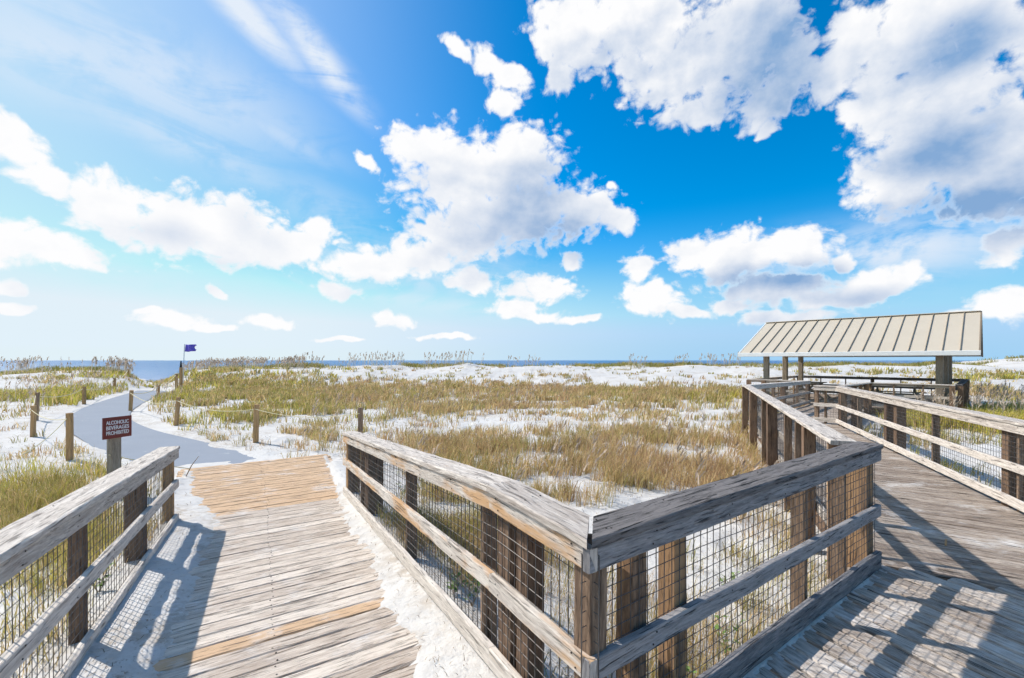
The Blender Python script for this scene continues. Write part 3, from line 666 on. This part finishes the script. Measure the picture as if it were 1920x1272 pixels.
# (column, row, half width, half height, density, palette mix 0 straw .. 1 green, height)
ZG = 1.97
patches = [
 (1090, 885, 330, 48, .74, .42, .33), (1240, 850, 250, 50, .70, .25, .34), (1000, 850, 260, 32, 1.0, .30, .34), (1380, 900, 130, 60, .5, .15, .40), (760, 830, 70, 20, .5, .4, .3),
 (1000, 735, 420, 17, 1.2, .35, .45), (620, 745, 250, 28, 1.3, .60, .50), (450, 735, 190, 32, 1.3, .7, .45), (330, 752, 75, 18, 1.5, .85, .5), (520, 775, 150, 12, 1.0, .7, .45), (650, 775, 60, 10, .9, .5, .35),
 (1300, 745, 180, 22, 1.1, .55, .5), (1395, 745, 60, 24, 1.2, .8, .6), (900, 760, 200, 14, .8, .3, .35), (1180, 775, 150, 14, .45, .3, .3), (1230, 800, 200, 12, .4, .3, .3), (780, 790, 120, 10, .35, .35, .3),
 (590, 828, 60, 8, .7, .5, .28), (560, 800, 30, 6, .0, .5, .3),
 (500, 702, 150, 9, .9, .8, .5), (380, 708, 70, 10, 1.0, .8, .55), (700, 712, 120, 6, .5, .6, .4), (1000, 708, 260, 5, .35, .6, .4),
 (60, 950, 130, 40, 1.7, .75, .34), (20, 1000, 60, 50, 1.3, .6, .34), (200, 900, 50, 18, 1.0, .6, .25), (60, 860, 90, 14, .3, .4, .2), (30, 830, 60, 14, .35, .6, .25), (35, 780, 45, 14, .5, .7, .35),
 (120, 742, 45, 10, 2.2, 1.0, .75), (170, 737, 60, 9, 1.5, .95, .5), (20, 748, 40, 8, 1.6, .9, .55), (100, 715, 140, 10, .55, .55, .35), (220, 705, 60, 8, 1.4, 1.0, .5), (130, 703, 120, 5, .8, .8, .4),
 (240, 752, 14, 8, 1.5, .95, .5),
 (1800, 790, 120, 18, 1.8, 1.3, .6), (1900, 800, 90, 25, 1.9, 1.3, .6), (1750, 775, 60, 10, 1.5, 1.25, .55), (1890, 745, 70, 8, 1.2, .6, .5), (1840, 735, 60, 10, 1.1, .4, .5), (1870, 708, 90, 6, 1.4, .9, .55), (1700, 700, 160, 4, .8, .7, .5),
 (1750, 860, 160, 40, .55, .7, .32), (1620, 800, 90, 30, .6, .6, .32), (1850, 920, 120, 50, .5, .6, .3), (1650, 760, 80, 14, .8, .5, .4),
 (1420, 830, 60, 50, .6, .45, .35), (1450, 880, 60, 30, .6, .3, .35), (1400, 790, 70, 16, .4, .6, .35),
 (930, 1080, 120, 90, .95, .6, .26), (840, 980, 100, 60, 1.1, .6, .28), (1250, 1130, 140, 100, .12, .4, .30), (1400, 1080, 140, 60, .14, .4, .28),
 (90, 1080, 150, 120, 1.2, .75, .26), (210, 1010, 80, 60, .8, .7, .22), (150, 980, 80, 40, .8, .8, .3)]
def field(x, y, zz=None):
    yy = np.maximum(y, .5); u = 960 + F * x / yy; v = 676 - F * (np.minimum(H(x, y), -.35) if zz is None else zz) / yy
    wu = (fbm(x * .35, y * .35, 201) - .5); wv_ = (fbm(x * .35 + 9, y * .35, 202) - .5)
    u = u + wu * 120; v = v + wv_ * (v - 676) * .35
    D = np.where(y < 44, .16, .0) + np.zeros_like(x); G = np.zeros_like(x); Hh = np.zeros_like(x); W_ = np.zeros_like(x) + .04; G = G + .02; Hh = Hh + .04 * .22
    for (cx, cy, rx, ry, dn, gm, hh_) in patches:
        k = np.exp(-(((u - cx) / rx) ** 2 + ((v - cy) / ry) ** 2) ** 1.3) * dn
        D = np.maximum(D, k); G += k * gm; Hh += k * hh_; W_ += k
    D = D * (1 - .8 * np.exp(-(((u - 1330) / 240) ** 2 + ((v - 1070) / 95) ** 2) ** 1.5))      # bare sand in the corner behind the dark railing
    return D, G / W_, Hh / W_
straw = np.array([.68, .49, .25]); brown = np.array([.46, .30, .17]); green = np.array([.31, .29, .08]); ygreen = np.array([.54, .47, .09]); olive = np.array([.48, .39, .14]); dkgreen = np.array([.07, .10, .03])
def blocked(x, y, margin=.0):
    s = x * U.x + y * U.y; n = x * NV.x + y * NV.y
    onr = (n > eL(s) - .05 - margin) & (n < eR(s) + .05 + margin) & (s < 9.5)
    w2 = segdist(x, y, (3.8, 3.2), (7.3, 11.8)) < 1.12; w3 = segdist(x, y, (7.3, 11.8), (13, 18.1)) < 1.15
    plat = (n > 1.1) & ((y - 1.66) < (x - .37) * .775 + .12) & (y < 3.75) & (x > .3)
    sq = (x - P0.x) * LONG.x + (y - P0.y) * LONG.y; wq = (x - P0.x) * PERP.x + (y - P0.y) * PERP.y
    shl = (sq > -.3) & (sq < 8) & (wq > -.3) & (wq < 7.4)
    return onr | w2 | w3 | plat | shl | (pathdist(x, y) < .05)
def scatter(nc, r0, r1, bl, spread, hs, wmul, seed, name, thr=.0, alo=-52, ahi=52):
    """clumps with density given by the field; log-uniform in distance, so that near ground gets more"""
    az = np.radians(rng.uniform(alo, ahi, nc)); d = np.exp(rng.uniform(math.log(r0), math.log(r1), nc))
    x = d * np.tan(az); y = d; D, G, Hh = field(x, y)
    cl = fbm(x * 1.1, y * 1.1, seed, 3); cl2 = fbm(x * .3 + 5, y * .3, seed + 3, 3)
    keep = rng.uniform(0, 1, nc) < D * sst(.45, .63, cl * .65 + cl2 * .35 + .10 * D) * .9
    keep &= ~blocked(x, y)
    x, y, G, Hh, D, d = x[keep], y[keep], G[keep], Hh[keep], D[keep], d[keep]; n = len(x)
    tint = rng.uniform(0, 1, n); gsel = np.clip(G - .06 + (tint - .5) * .6 + (fbm(x * .5, y * .5, 300) - .5) * .8, 0, 1.1)
    dry = np.where((rng.uniform(0, 1, n) < .36)[:, None], straw, brown); mid = olive; hi = np.where((gsel > .85)[:, None], ygreen, green)
    k = sst(.25, .75, gsel)[:, None]; ccol = dry * (1 - k) + hi * k
    k2 = (np.exp(-((gsel - .5) / .2) ** 2) * .6)[:, None]; ccol = ccol * (1 - k2) + mid * k2
    bi = np.repeat(np.arange(n), bl); m_ = len(bi)
    rr = spread * np.sqrt(rng.uniform(0, 1, m_)) * (1 + .25 * np.minimum(d[bi], 30) / 10); aa = rng.uniform(0, 2 * math.pi, m_)
    bx = x[bi] + rr * np.cos(aa); by = y[bi] + rr * np.sin(aa); ok = ~blocked(bx, by); bx, by, bi, aa = bx[ok], by[ok], bi[ok], aa[ok]; m_ = len(bi)
    bz = H(bx, by) - .01
    hh_ = Hh[bi] * hs * rng.uniform(.45, 1.15, m_); ww = np.maximum(.0045, .00125 * by) * wmul * rng.uniform(.7, 1.3, m_)
    wind = rng.normal(-.6, .9, m_); lean = np.clip(rng.normal(.42, .2, m_), .05, .95)
    cc = ccol[bi] * rng.uniform(.7, 1.3, (m_, 1)) * rng.uniform(.93, 1.07, (m_, 3)); 
    tipdry = rng.uniform(0, 1, m_) < .18; cc[tipdry] = straw * rng.uniform(.8, 1.25, (int(tipdry.sum()), 1))
    o = blades(name, np.stack([bx, by, bz], 1), hh_, ww, np.where(rng.uniform(0, 1, m_) < .5, aa, wind), lean, np.clip(cc, 0, .8))
    return o
o = scatter(26000, 2.2, 14, 15, .10, 1.0, 1.0, 401, 'dune_grass'); tag(o, 'tufted straw and green dune grass growing out of the near white sand', 'grass')
o = scatter(34000, 12, 62, 11, .16, .85, 1.25, 402, 'dune_grass'); tag(o, 'golden and olive dune grass covering the hollow before the dunes', 'grass')
# grass on the dune crests
n = 3800; x = rng.uniform(-75, 90, n); cyv = 46 + 9 * (fbm(x / 24, x * 0 + 2, 31) - .5) - 9 * sst(-25, -45, x) + 10 * sst(35, 70, x)
y = cyv + rng.normal(1.6, 1.5, n); cl = fbm(x * .22, y * .3, 501, 3); keep = (cl > .50) | ((x < -28) & (cl > .36)); keep &= np.abs(x / y + .785) > .06
x, y = x[keep], y[keep]; bi = np.repeat(np.arange(len(x)), 14); bx = x[bi] + rng.normal(0, .35, len(bi)); by = y[bi] + rng.normal(0, .35, len(bi))
cc = np.where(rng.uniform(0, 1, len(x))[:, None] < .55, green * 1.0, olive)[bi] * rng.uniform(.6, 1.25, (len(bi), 1))
o = blades('dune_crest_grass', np.stack([bx, by, H(bx, by) - .02], 1), rng.uniform(.18, .55, len(bi)), rng.uniform(.03, .06, len(bi)), rng.uniform(0, 6.28, len(bi)), rng.uniform(.1, .8, len(bi)), cc); tag(o, 'green grass along the crests of the white dunes', 'grass')
# sea oats: stalks with nodding seed heads
def oats(n, pxr, seed, hr, name, yoff=(-2.5, 1.5), thr=.45, dfix=None):
    px = rng.uniform(*pxr, n)
    d = np.full(n, 46.0) if dfix is None else rng.uniform(*dfix, n)
    for _ in range(4):
        x = (px - 960) / F * d
        if dfix is None: d = 46 + 9 * (fbm(x / 24, x * 0 + 2, 31) - .5) - 9 * sst(-25, -45, x) + 10 * sst(35, 70, x)
    y = d + (rng.uniform(*yoff, n) if dfix is None else 0); x = (px - 960) / F * y
    k = (fbm(x * .35, y * .1, seed, 3) > thr) & ~blocked(x, y); x, y = x[k], y[k]; m_ = len(x); z = H(x, y)
    h = rng.uniform(*hr, m_); a = rng.normal(0.2, .7, m_); ln = rng.uniform(.05, .28, m_); w = np.maximum(.008, .0007 * y)
    col = np.tile(np.array([.58, .50, .38]), (m_, 1)) * rng.uniform(.7, 1.2, (m_, 1))
    P = [np.stack([x, y, z], 1)]; Hh_ = [h]; Wd = [w]; An = [a]; Ln = [ln]; Cl = [col]
    tx = x + np.cos(a) * ln * h * .8; ty = y + np.sin(a) * ln * h * .8; tz = z + h * (1 - .25 * ln) * .86
    for q in range(5):
        P.append(np.stack([tx + rng.normal(0, .02, m_), ty, tz + (q - 2) * .05], 1)); Hh_.append(rng.uniform(.09, .2, m_)); Wd.append(np.maximum(.022, .0013 * y) * rng.uniform(.8, 1.5, m_))
        An.append(a + rng.normal(0, .5, m_)); Ln.append(rng.uniform(.6, 1.6, m_)); Cl.append(np.tile(np.array([.50, .40, .31]), (m_, 1)) * rng.uniform(.6, 1.25, (m_, 1)))
    return blades(name, *(np.concatenate(q) for q in (P, Hh_, Wd, An, Ln, Cl)))
tag(oats(1000, (-40, 245), 601, (.7, 1.55), 'sea_oats', thr=.36), 'dense tan sea oats against the sea on the left dune', 'sea oats')
tag(oats(520, (340, 570), 602, (.6, 1.2), 'sea_oats', thr=.42), 'sea oats on the dune right of the flag', 'sea oats')
tag(oats(330, (560, 1010), 603, (.8, 1.7), 'sea_oats', thr=.48), 'sparse nodding sea oats along the middle dune crest', 'sea oats')
tag(oats(210, (1100, 1440), 604, (.7, 1.4), 'sea_oats', thr=.50), 'sea oats on the dune crest left of the shelter', 'sea oats')
tag(oats(260, (0, 330), 605, (.6, 1.2), 'sea_oats', thr=.50, dfix=(14, 34)), 'scattered sea oats standing in the sand left of the path', 'sea oats')
tag(oats(200, (1700, 1920), 606, (.7, 1.1), 'sea_oats', thr=.45, dfix=(13, 22)), 'seeding stalks above the yellow grass right of the shelter', 'sea oats')
tag(oats(450, (560, 1500), 607, (.3, .62), 'dry_stalks', thr=.44, dfix=(6, 32)), 'tall dry seed stalks standing above the straw coloured grass in the hollow', 'dry stalks')
# debris lying on the sand
n = 30000; az = np.radians(rng.uniform(-52, 50, n)); d = np.exp(rng.uniform(math.log(2.1), math.log(30), n)); x = d * np.tan(az); y = d
k = (fbm(x * .9, y * .9, 701, 3) > .44) & (~blocked(x, y, -.35)) & (~blocked(x, y) | (rng.uniform(0, 1, n) < .25)); x, y = x[k], y[k]; n = len(x)
col = np.array([.20, .15, .10]) * rng.uniform(.5, 2.2, (n, 1)); z = H(x, y)
o = blades('plant_debris', np.stack([x, y, z + .004], 1), rng.uniform(.010, .034, n), np.maximum(.004, .001 * y), rng.uniform(0, 6.28, n), rng.uniform(.6, 1.9, n), col); tag(o, 'bits of dry stems and leaves lying on the white sand', 'debris')

# leafy weeds: each a plant of its own
def weed(x, y, h, label, seedn=0, hue=(.16, .24, .05), nl=46):
    r = random.Random(seedn); z = h1(x, y); root = empty('beach_weed', (x, y, z)); tag(root, label, 'plant', 'small leafy plants by the railings')
    st = MB(); V = []; Fc = []
    for k in range(6):
        a = r.uniform(0, 6.28); l = r.uniform(.15, .5) * h; q = Vector((x, y, z - .01)); tip = Vector((x + math.cos(a) * l, y + math.sin(a) * l, z + h * r.uniform(.6, 1))); st.rod(q, tip, .003, 5, .0015)
        for j in range(nl // 6):
            t = r.uniform(.25, 1); c = q.lerp(tip, t); b = r.uniform(0, 6.28); ll = r.uniform(.022, .05); d1 = Vector((math.cos(b), math.sin(b), r.uniform(-.1, .8))).normalized(); sd = d1.cross(Vector((0, 0, 1))).normalized() * ll * .28
            i0 = len(V); V += [c, c + d1 * ll * .5 + sd, c + d1 * ll, c + d1 * ll * .5 - sd]; Fc.append((i0, i0 + 1, i0 + 2, i0 + 3))
    st.build('stem', M_twig, root); mt = bpy.data.materials.get('weed_leaf') or simple('weed_leaf', hue, .5, 0, .3, 12)
    rawmesh('leaves', V, Fc, mt, root)
def wp(px, py, z=-1.72): d = -z * F / (py - 676); return ((px - 960) / F * d, d)
for i_, (px, py, h, lab) in enumerate([(885, 1185, .24, 'green leafy weed behind the wire of the kinked railing, near the middle rail break'), (850, 1160, .14, 'small low weed in the drift left of the leafiest weed'), (185, 1140, .22, 'bright green weed behind the wire of the leftmost railing'),
        (60, 1010, .2, 'weed at the frame edge under the leftmost railing cap'), (1368, 1185, .3, 'leafy weed low behind the wire of the dark railing'), (1358, 1075, .22, 'yellow green sprig behind the upper wire of the dark railing'), (1270, 1262, .2, 'weed at the foot of the second thick post of the dark railing'),
        (1560, 1040, .16, 'small sprig near the right end of the dark railing'), (757, 925, .22, 'bushy weed just outside the far half of the kinked railing')]):
    x, y = wp(px, py, -1.80); weed(x, y, h, lab, i_)

# ------------------------------------------------------------------ world, sun, camera
def noise(nt, vec, scale, det=4, rough=.55, dist=0):
    n = nt.nodes.new('ShaderNodeTexNoise'); n.noise_dimensions = '2D'; n.inputs['Scale'].default_value = scale
    n.inputs['Detail'].default_value = det; n.inputs['Roughness'].default_value = rough; n.inputs['Distortion'].default_value = dist
    nt.links.new(vec, n.inputs['Vector']); return n.outputs['Fac']
sc = bpy.context.scene
w = bpy.data.worlds.new('World'); sc.world = w; w.use_nodes = True; nt = w.node_tree; bg = nt.nodes['Background']; bg.inputs[1].default_value = .115
sky = N(nt, 'ShaderNodeTexSky', sky_type='NISHITA'); sky.sun_disc = False; sky.sun_elevation = math.asin(SUN.z); sky.sun_rotation = math.atan2(SUN.x, SUN.y)
sky.air_density = 1.0; sky.dust_density = .35; sky.ozone_density = 2.2
blobs = [ # centre cloud
 (790, 275, 75, 60, 0), (870, 330, 140, 100, 0), (980, 300, 85, 80, 0), (960, 400, 190, 75, 0), (1090, 400, 75, 48, 20), (850, 440, 110, 60, 0), (1150, 412, 45, 30, 0), (690, 305, 30, 16, -30), (1148, 348, 16, 12, 0),
 # left bank
 (30, 265, 75, 48, -25), (80, 330, 80, 34, -35), (210, 390, 115, 66, -15), (330, 420, 120, 80, 0), (440, 435, 120, 75, 0), (20, 455, 80, 55, 0), (120, 475, 130, 36, 0), (520, 475, 110, 40, 0), (600, 430, 45, 26, 0), (20, 535, 36, 20, 0), (10, 580, 50, 12, 0),
 (700, 500, 110, 38, 0), (790, 485, 90, 34, 0), (880, 525, 42, 34, 0), (1010, 540, 80, 34, 0), (965, 578, 60, 20, 0), (630, 545, 50, 18, -12), (1075, 488, 26, 20, 0),
 # top
 (1080, 60, 100, 95, 0), (1045, 150, 30, 44, 0), (1190, 40, 150, 110, 0), (1290, 120, 170, 95, 0), (1400, 60, 120, 150, 0), (1310, 205, 85, 38, 0), (1440, 200, 60, 50, 30), (1430, 250, 30, 16, 30), (1480, 120, 60, 80, 0),
 # right
 (1600, 70, 70, 80, 0), (1720, 60, 150, 110, 0), (1860, 30, 110, 80, 0), (1650, 200, 100, 90, 0), (1760, 270, 160, 120, 0), (1790, 160, 130, 90, 0), (1560, 150, 60, 60, 0), (1680, 330, 105, 90, 0), (1850, 330, 130, 110, 0), (1900, 230, 60, 70, 0), (1990, 60, 120, 90, 0), (2050, 330, 170, 130, 0),
 # lower right
 (1380, 480, 130, 58, -8), (1300, 470, 60, 40, 0), (1480, 470, 90, 55, 0), (1200, 500, 34, 38, 30), (1225, 560, 68, 44, 0), (1450, 545, 120, 34, 0), (1630, 535, 90, 42, 0), (1585, 490, 34, 22, 0), (1890, 460, 66, 46, 0), (1880, 575, 80, 34, 0), (1480, 595, 110, 16, 0), (1290, 585, 60, 14, 0),
 # wisps and small ones
 (866, 98, 40, 20, -30), (915, 118, 42, 32, -20), (955, 150, 40, 34, 0), (948, 190, 34, 30, 0), (330, 600, 80, 18, 0), (510, 603, 48, 13, 0), (735, 603, 42, 16, 0), (405, 548, 32, 11, -25), (640, 640, 60, 6, 0), (1000, 590, 60, 12, 0), (285, 582, 30, 9, 0), (400, 615, 60, 8, 0), (715, 598, 22, 20, 0), (840, 632, 70, 6, 0), (1090, 600, 50, 8, 0), (1370, 572, 60, 18, 0), (1690, 525, 50, 34, 0), (1560, 562, 90, 22, 0), (1800, 605, 60, 18, 0), (560, 455, 90, 34, 0), (160, 360, 60, 36, 0)]
cirrus = [(460, 25, 170, 46, -30, 1.15), (600, 110, 140, 44, -40, 1.1), (560, 70, 190, 60, -35, .6), (300, 150, 380, 120, -6, .62), (120, 110, 330, 120, 0, .62), (480, 210, 220, 40, -20, .4), (520, 250, 130, 28, -20, .5), (330, 260, 330, 50, -15, .5), (760, 560, 320, 26, -8, .45), (1680, 470, 280, 70, 0, .95), (760, 500, 300, 70, 0, .6), (620, 400, 150, 60, -20, .35), (260, 520, 500, 60, 0, .25), (1540, 500, 260, 90, 0, .5)]
def azel(px, py):
    x, y, z = px - 960, F, 676 - py; return math.atan2(x, y), math.atan2(z, math.hypot(x, y))
def blobgeo(cx, cy, rx, ry):
    a, e = azel(cx, cy); ra = abs(azel(cx + rx, cy)[0] - azel(cx - rx, cy)[0]) / 2; re = abs(azel(cx, cy + ry)[1] - azel(cx, cy - ry)[1]) / 2
    return a, e, ra, re
def lenf(g, vec, b):
    a, e, ra, re = blobgeo(*b[:4]); l = g.nodes.new('ShaderNodeVectorMath'); l.operation = 'LENGTH'
    if b[4] == 0:
        m = g.nodes.new('ShaderNodeVectorMath'); m.operation = 'MULTIPLY_ADD'; g.links.new(vec, m.inputs[0]); m.inputs[1].default_value = (1 / ra, 1 / re, 0); m.inputs[2].default_value = (-a / ra, -e / re, 0); g.links.new(m.outputs[0], l.inputs[0])
    else:
        q = g.nodes.new('ShaderNodeVectorMath'); q.operation = 'SUBTRACT'; g.links.new(vec, q.inputs[0]); q.inputs[1].default_value = (a, e, 0)
        t = math.radians(b[4]); c = g.nodes.new('ShaderNodeCombineXYZ')
        for k, v in enumerate(((math.cos(t) / ra, math.sin(t) / ra, 0), (-math.sin(t) / re, math.cos(t) / re, 0))):
            d = g.nodes.new('ShaderNodeVectorMath'); d.operation = 'DOT_PRODUCT'; g.links.new(q.outputs[0], d.inputs[0]); d.inputs[1].default_value = v; g.links.new(d.outputs['Value'], c.inputs[k])
        g.links.new(c.outputs[0], l.inputs[0])
    return l.outputs['Value']
# node group: cloud density at an (azimuth, elevation) vector
def cloud_group(detailed):
    g = bpy.data.node_groups.new('cloud_density', 'ShaderNodeTree'); g.interface.new_socket('P', in_out='INPUT', socket_type='NodeSocketVector'); g.interface.new_socket('D', in_out='OUTPUT', socket_type='NodeSocketFloat')
    gi = g.nodes.new('NodeGroupInput'); go = g.nodes.new('NodeGroupOutput'); P_ = gi.outputs[0]
    if detailed:
        wn = g.nodes.new('ShaderNodeTexNoise'); wn.noise_dimensions = '2D'; wn.inputs['Scale'].default_value = 9; wn.inputs['Detail'].default_value = 3; g.links.new(gi.outputs[0], wn.inputs['Vector'])
        ws = g.nodes.new('ShaderNodeVectorMath'); ws.operation = 'SUBTRACT'; g.links.new(wn.outputs['Color'], ws.inputs[0]); ws.inputs[1].default_value = (.5, .5, .5)
        wm = g.nodes.new('ShaderNodeVectorMath'); wm.operation = 'MULTIPLY_ADD'; g.links.new(ws.outputs[0], wm.inputs[0]); wm.inputs[1].default_value = (.045, .04, 0); g.links.new(gi.outputs[0], wm.inputs[2])
        P_ = wm.outputs[0]
    run = None; Q_ = P_
    for bi_, b in enumerate(blobs if detailed else [b for b in blobs if b[2] * b[3] > 4000]):
        if bi_ and bi_ % 4 == 0:            # keeps the evaluation sequential, so that the shader stays small
            va = g.nodes.new('ShaderNodeVectorMath'); va.operation = 'MULTIPLY_ADD'; g.links.new(run, va.inputs[0]); va.inputs[1].default_value = (1e-7, 1e-7, 1e-7); g.links.new(P_, va.inputs[2]); Q_ = va.outputs[0]
        l = lenf(g, Q_, b); run = l if run is None else mth(g, 'SMOOTH_MIN', run, l, .22)
    n1 = noise(g, mapv(g, P_, (1, 1.3, 1)), 17, 6 if detailed else 1, .62)
    nn = mth(g, 'MULTIPLY', mth(g, 'SUBTRACT', n1, .5), 1.55 if detailed else .6)
    if detailed:
        n2 = noise(g, mapv(g, P_, (1, 1.2, 1), (4, 4, 0)), 60, 3, .65); nn = mth(g, 'MULTIPLY_ADD', mth(g, 'SUBTRACT', n2, .5), .8, nn)
        vor = g.nodes.new('ShaderNodeTexVoronoi'); vor.voronoi_dimensions = '2D'; vor.inputs['Scale'].default_value = 27; vor.inputs['Detail'].default_value = 1.5; g.links.new(mapv(g, P_, (1, 1.3, 1)), vor.inputs['Vector'])
        nn = mth(g, 'SUBTRACT', nn, mth(g, 'MULTIPLY', mth(g, 'SUBTRACT', vor.outputs['Distance'], .35), .85))
    core = mth(g, 'MINIMUM', mth(g, 'MULTIPLY', mth(g, 'SUBTRACT', 1.10, run), 1.9), 1.5 if detailed else .8)
    g.links.new(mth(g, 'ADD', core, nn), go.inputs[0]); return g
G0 = cloud_group(True); G1 = cloud_group(False)
tc = N(nt, 'ShaderNodeTexCoord'); sx3 = N(nt, 'ShaderNodeSeparateXYZ'); nt.links.new(tc.outputs['Generated'], sx3.inputs[0])
azn = mth(nt, 'ARCTAN2', sx3.outputs[0], sx3.outputs[1]); hyp = mth(nt, 'SQRT', mth(nt, 'ADD', mth(nt, 'MULTIPLY', sx3.outputs[0], sx3.outputs[0]), mth(nt, 'MULTIPLY', sx3.outputs[1], sx3.outputs[1])))
eln = mth(nt, 'ARCTAN2', sx3.outputs[2], hyp); cv = N(nt, 'ShaderNodeCombineXYZ'); nt.links.new(azn, cv.inputs[0]); nt.links.new(eln, cv.inputs[1]); AE = cv.outputs[0]
def dens(off, g):
    va = N(nt, 'ShaderNodeVectorMath', operation='ADD'); nt.links.new(AE, va.inputs[0]); va.inputs[1].default_value = off
    gn = nt.nodes.new('ShaderNodeGroup'); gn.node_tree = g; nt.links.new(va.outputs[0], gn.inputs[0]); return gn.outputs[0]
D0_ = dens((0, 0, 0), G0); D1 = dens((-.03, .06, 0), G1)
alpha = smooth(nt, D0_, -.22, .66)
broad = mth(nt, 'MULTIPLY', smooth(nt, D1, -.1, 1.15), .36)                             # cloud lying between here and the sun
dk = None
for b in [(1000, 430, 200, 62, 0), (1000, 370, 90, 70, 0), (1850, 385, 260, 90, 0), (1780, 300, 130, 110, 0), (1450, 110, 140, 150, 0), (1430, 525, 150, 30, 0), (1800, 90, 130, 90, 0), (1610, 560, 110, 22, 0), (330, 440, 60, 34, 0), (460, 420, 50, 34, 0), (1480, 200, 70, 50, 0)]:
    k = smooth(nt, lenf(nt, AE, b), 1.4, .0); dk = k if dk is None else mth(nt, 'MAXIMUM', dk, k)  # thick flat bases
em1 = noise(nt, mapv(nt, AE, (1, 1.35, 1)), 9, 5, .55)
vo_ = N(nt, 'ShaderNodeVectorMath', operation='ADD'); nt.links.new(AE, vo_.inputs[0]); vo_.inputs[1].default_value = (-.016, .022, 0)
em2 = noise(nt, mapv(nt, vo_.outputs[0], (1, 1.35, 1)), 9, 5, .55)
billow = mth(nt, 'MULTIPLY', mth(nt, 'SUBTRACT', em2, em1), 2.3)
sh_ = mth(nt, 'ADD', mth(nt, 'ADD', broad, mth(nt, 'MULTIPLY', dk, .60)), mth(nt, 'MULTIPLY', billow, mth(nt, 'MULTIPLY_ADD', broad, .5, .28)))
sh_ = mth(nt, 'MULTIPLY', sh_, smooth(nt, D0_, -.05, .6), clamp=True)
leftw = smooth(nt, azn, .3, -.45)                                                    # nearer the sun
sh_ = mth(nt, 'MULTIPLY', sh_, mth(nt, 'MULTIPLY_ADD', leftw, -.6, 1.0))
CB = 7.3
ccol = mixc(nt, sh_, (CB, CB, CB * 1.01), (CB * .24, CB * .41, CB * .68))
# clear sky, deepened like a polarised shot
mz = mth(nt, 'MAXIMUM', sx3.outputs[2], .012); sv = N(nt, 'ShaderNodeCombineXYZ'); nt.links.new(sx3.outputs[0], sv.inputs[0]); nt.links.new(sx3.outputs[1], sv.inputs[1]); nt.links.new(mz, sv.inputs[2]); nt.links.new(sv.outputs[0], sky.inputs['Vector'])
hs = N(nt, 'ShaderNodeHueSaturation'); hs.inputs['Hue'].default_value = .497; hs.inputs['Saturation'].default_value = 1.75; hs.inputs['Value'].default_value = 1.3; nt.links.new(sky.outputs[0], hs.inputs['Color'])
mn = N(nt, 'ShaderNodeVectorMath', operation='MINIMUM'); nt.links.new(hs.outputs[0], mn.inputs[0]); mn.inputs[1].default_value = (5.6, 6.3, 6.8); skyc = mn.outputs[0]
mnx = N(nt, 'ShaderNodeVectorMath', operation='MAXIMUM'); nt.links.new(skyc, mnx.inputs[0]); mnx.inputs[1].default_value = (0, 0, 0); skyc = mnx.outputs[0]
# thin aerosol glow on the sun's side and low over the sea
veil = mth(nt, 'MULTIPLY', smooth(nt, azn, .10, -.95), .62); veil = mth(nt, 'MAXIMUM', veil, mth(nt, 'MULTIPLY', smooth(nt, eln, .32, -.03), .95))
skyc = mixc(nt, veil, skyc, mixc(nt, smooth(nt, azn, .55, -.55), (2.5, 4.6, 6.9), (5.6, 6.5, 7.1)))
# cirrus
cr_run = None
for b in cirrus:
    l = lenf(nt, AE, b); k = mth(nt, 'MULTIPLY', smooth(nt, l, 1.3, .0), b[5]); cr_run = k if cr_run is None else mth(nt, 'MAXIMUM', cr_run, k)
rotm = N(nt, 'ShaderNodeMapping'); rotm.inputs['Rotation'].default_value = (0, 0, math.radians(28)); rotm.inputs['Scale'].default_value = (3.0, 11, 1); nt.links.new(AE, rotm.inputs['Vector'])
cn = noise(nt, rotm.outputs[0], 1.6, 6, .62, .6); cn2 = noise(nt, AE, 22, 3, .6)
ci = mth(nt, 'MULTIPLY', cr_run, smooth(nt, mth(nt, 'ADD', cn, mth(nt, 'MULTIPLY', mth(nt, 'SUBTRACT', cn2, .5), .35)), .24, .64), clamp=True)
skyc = mixc(nt, ci, skyc, (CB * .78, CB * .86, CB * .97))
skyc = mixc(nt, alpha, skyc, ccol)
nt.links.new(skyc, bg.inputs[0])
w.cycles.sampling_method = 'NONE'

sl = bpy.data.lights.new('sun', 'SUN'); sl.energy = 4.3; sl.angle = math.radians(.6); sl.color = (1, .95, .88)
so = bpy.data.objects.new('sun', sl); C.objects.link(so); so.rotation_euler = (-SUN).to_track_quat('-Z', 'Y').to_euler()
cam = bpy.data.cameras.new('camera'); cam.lens = 16.0; cam.sensor_width = 36; cam.shift_y = 40 / 1920; cam.clip_end = 30000; cam.clip_start = .05
co_ = bpy.data.objects.new('camera', cam); C.objects.link(co_); co_.location = (0, 0, 0); co_.rotation_euler = (math.radians(90), 0, 0); sc.camera = co_
sc.view_settings.view_transform = 'Standard'; sc.view_settings.look = 'None'; sc.view_settings.exposure = .24; sc.view_settings.gamma = 1
sc.render.engine = 'CYCLES'; sc.cycles.use_adaptive_sampling = True; sc.cycles.adaptive_threshold = .035; sc.cycles.adaptive_min_samples = 16; sc.cycles.max_bounces = 4; sc.cycles.diffuse_bounces = 2; sc.cycles.glossy_bounces = 1
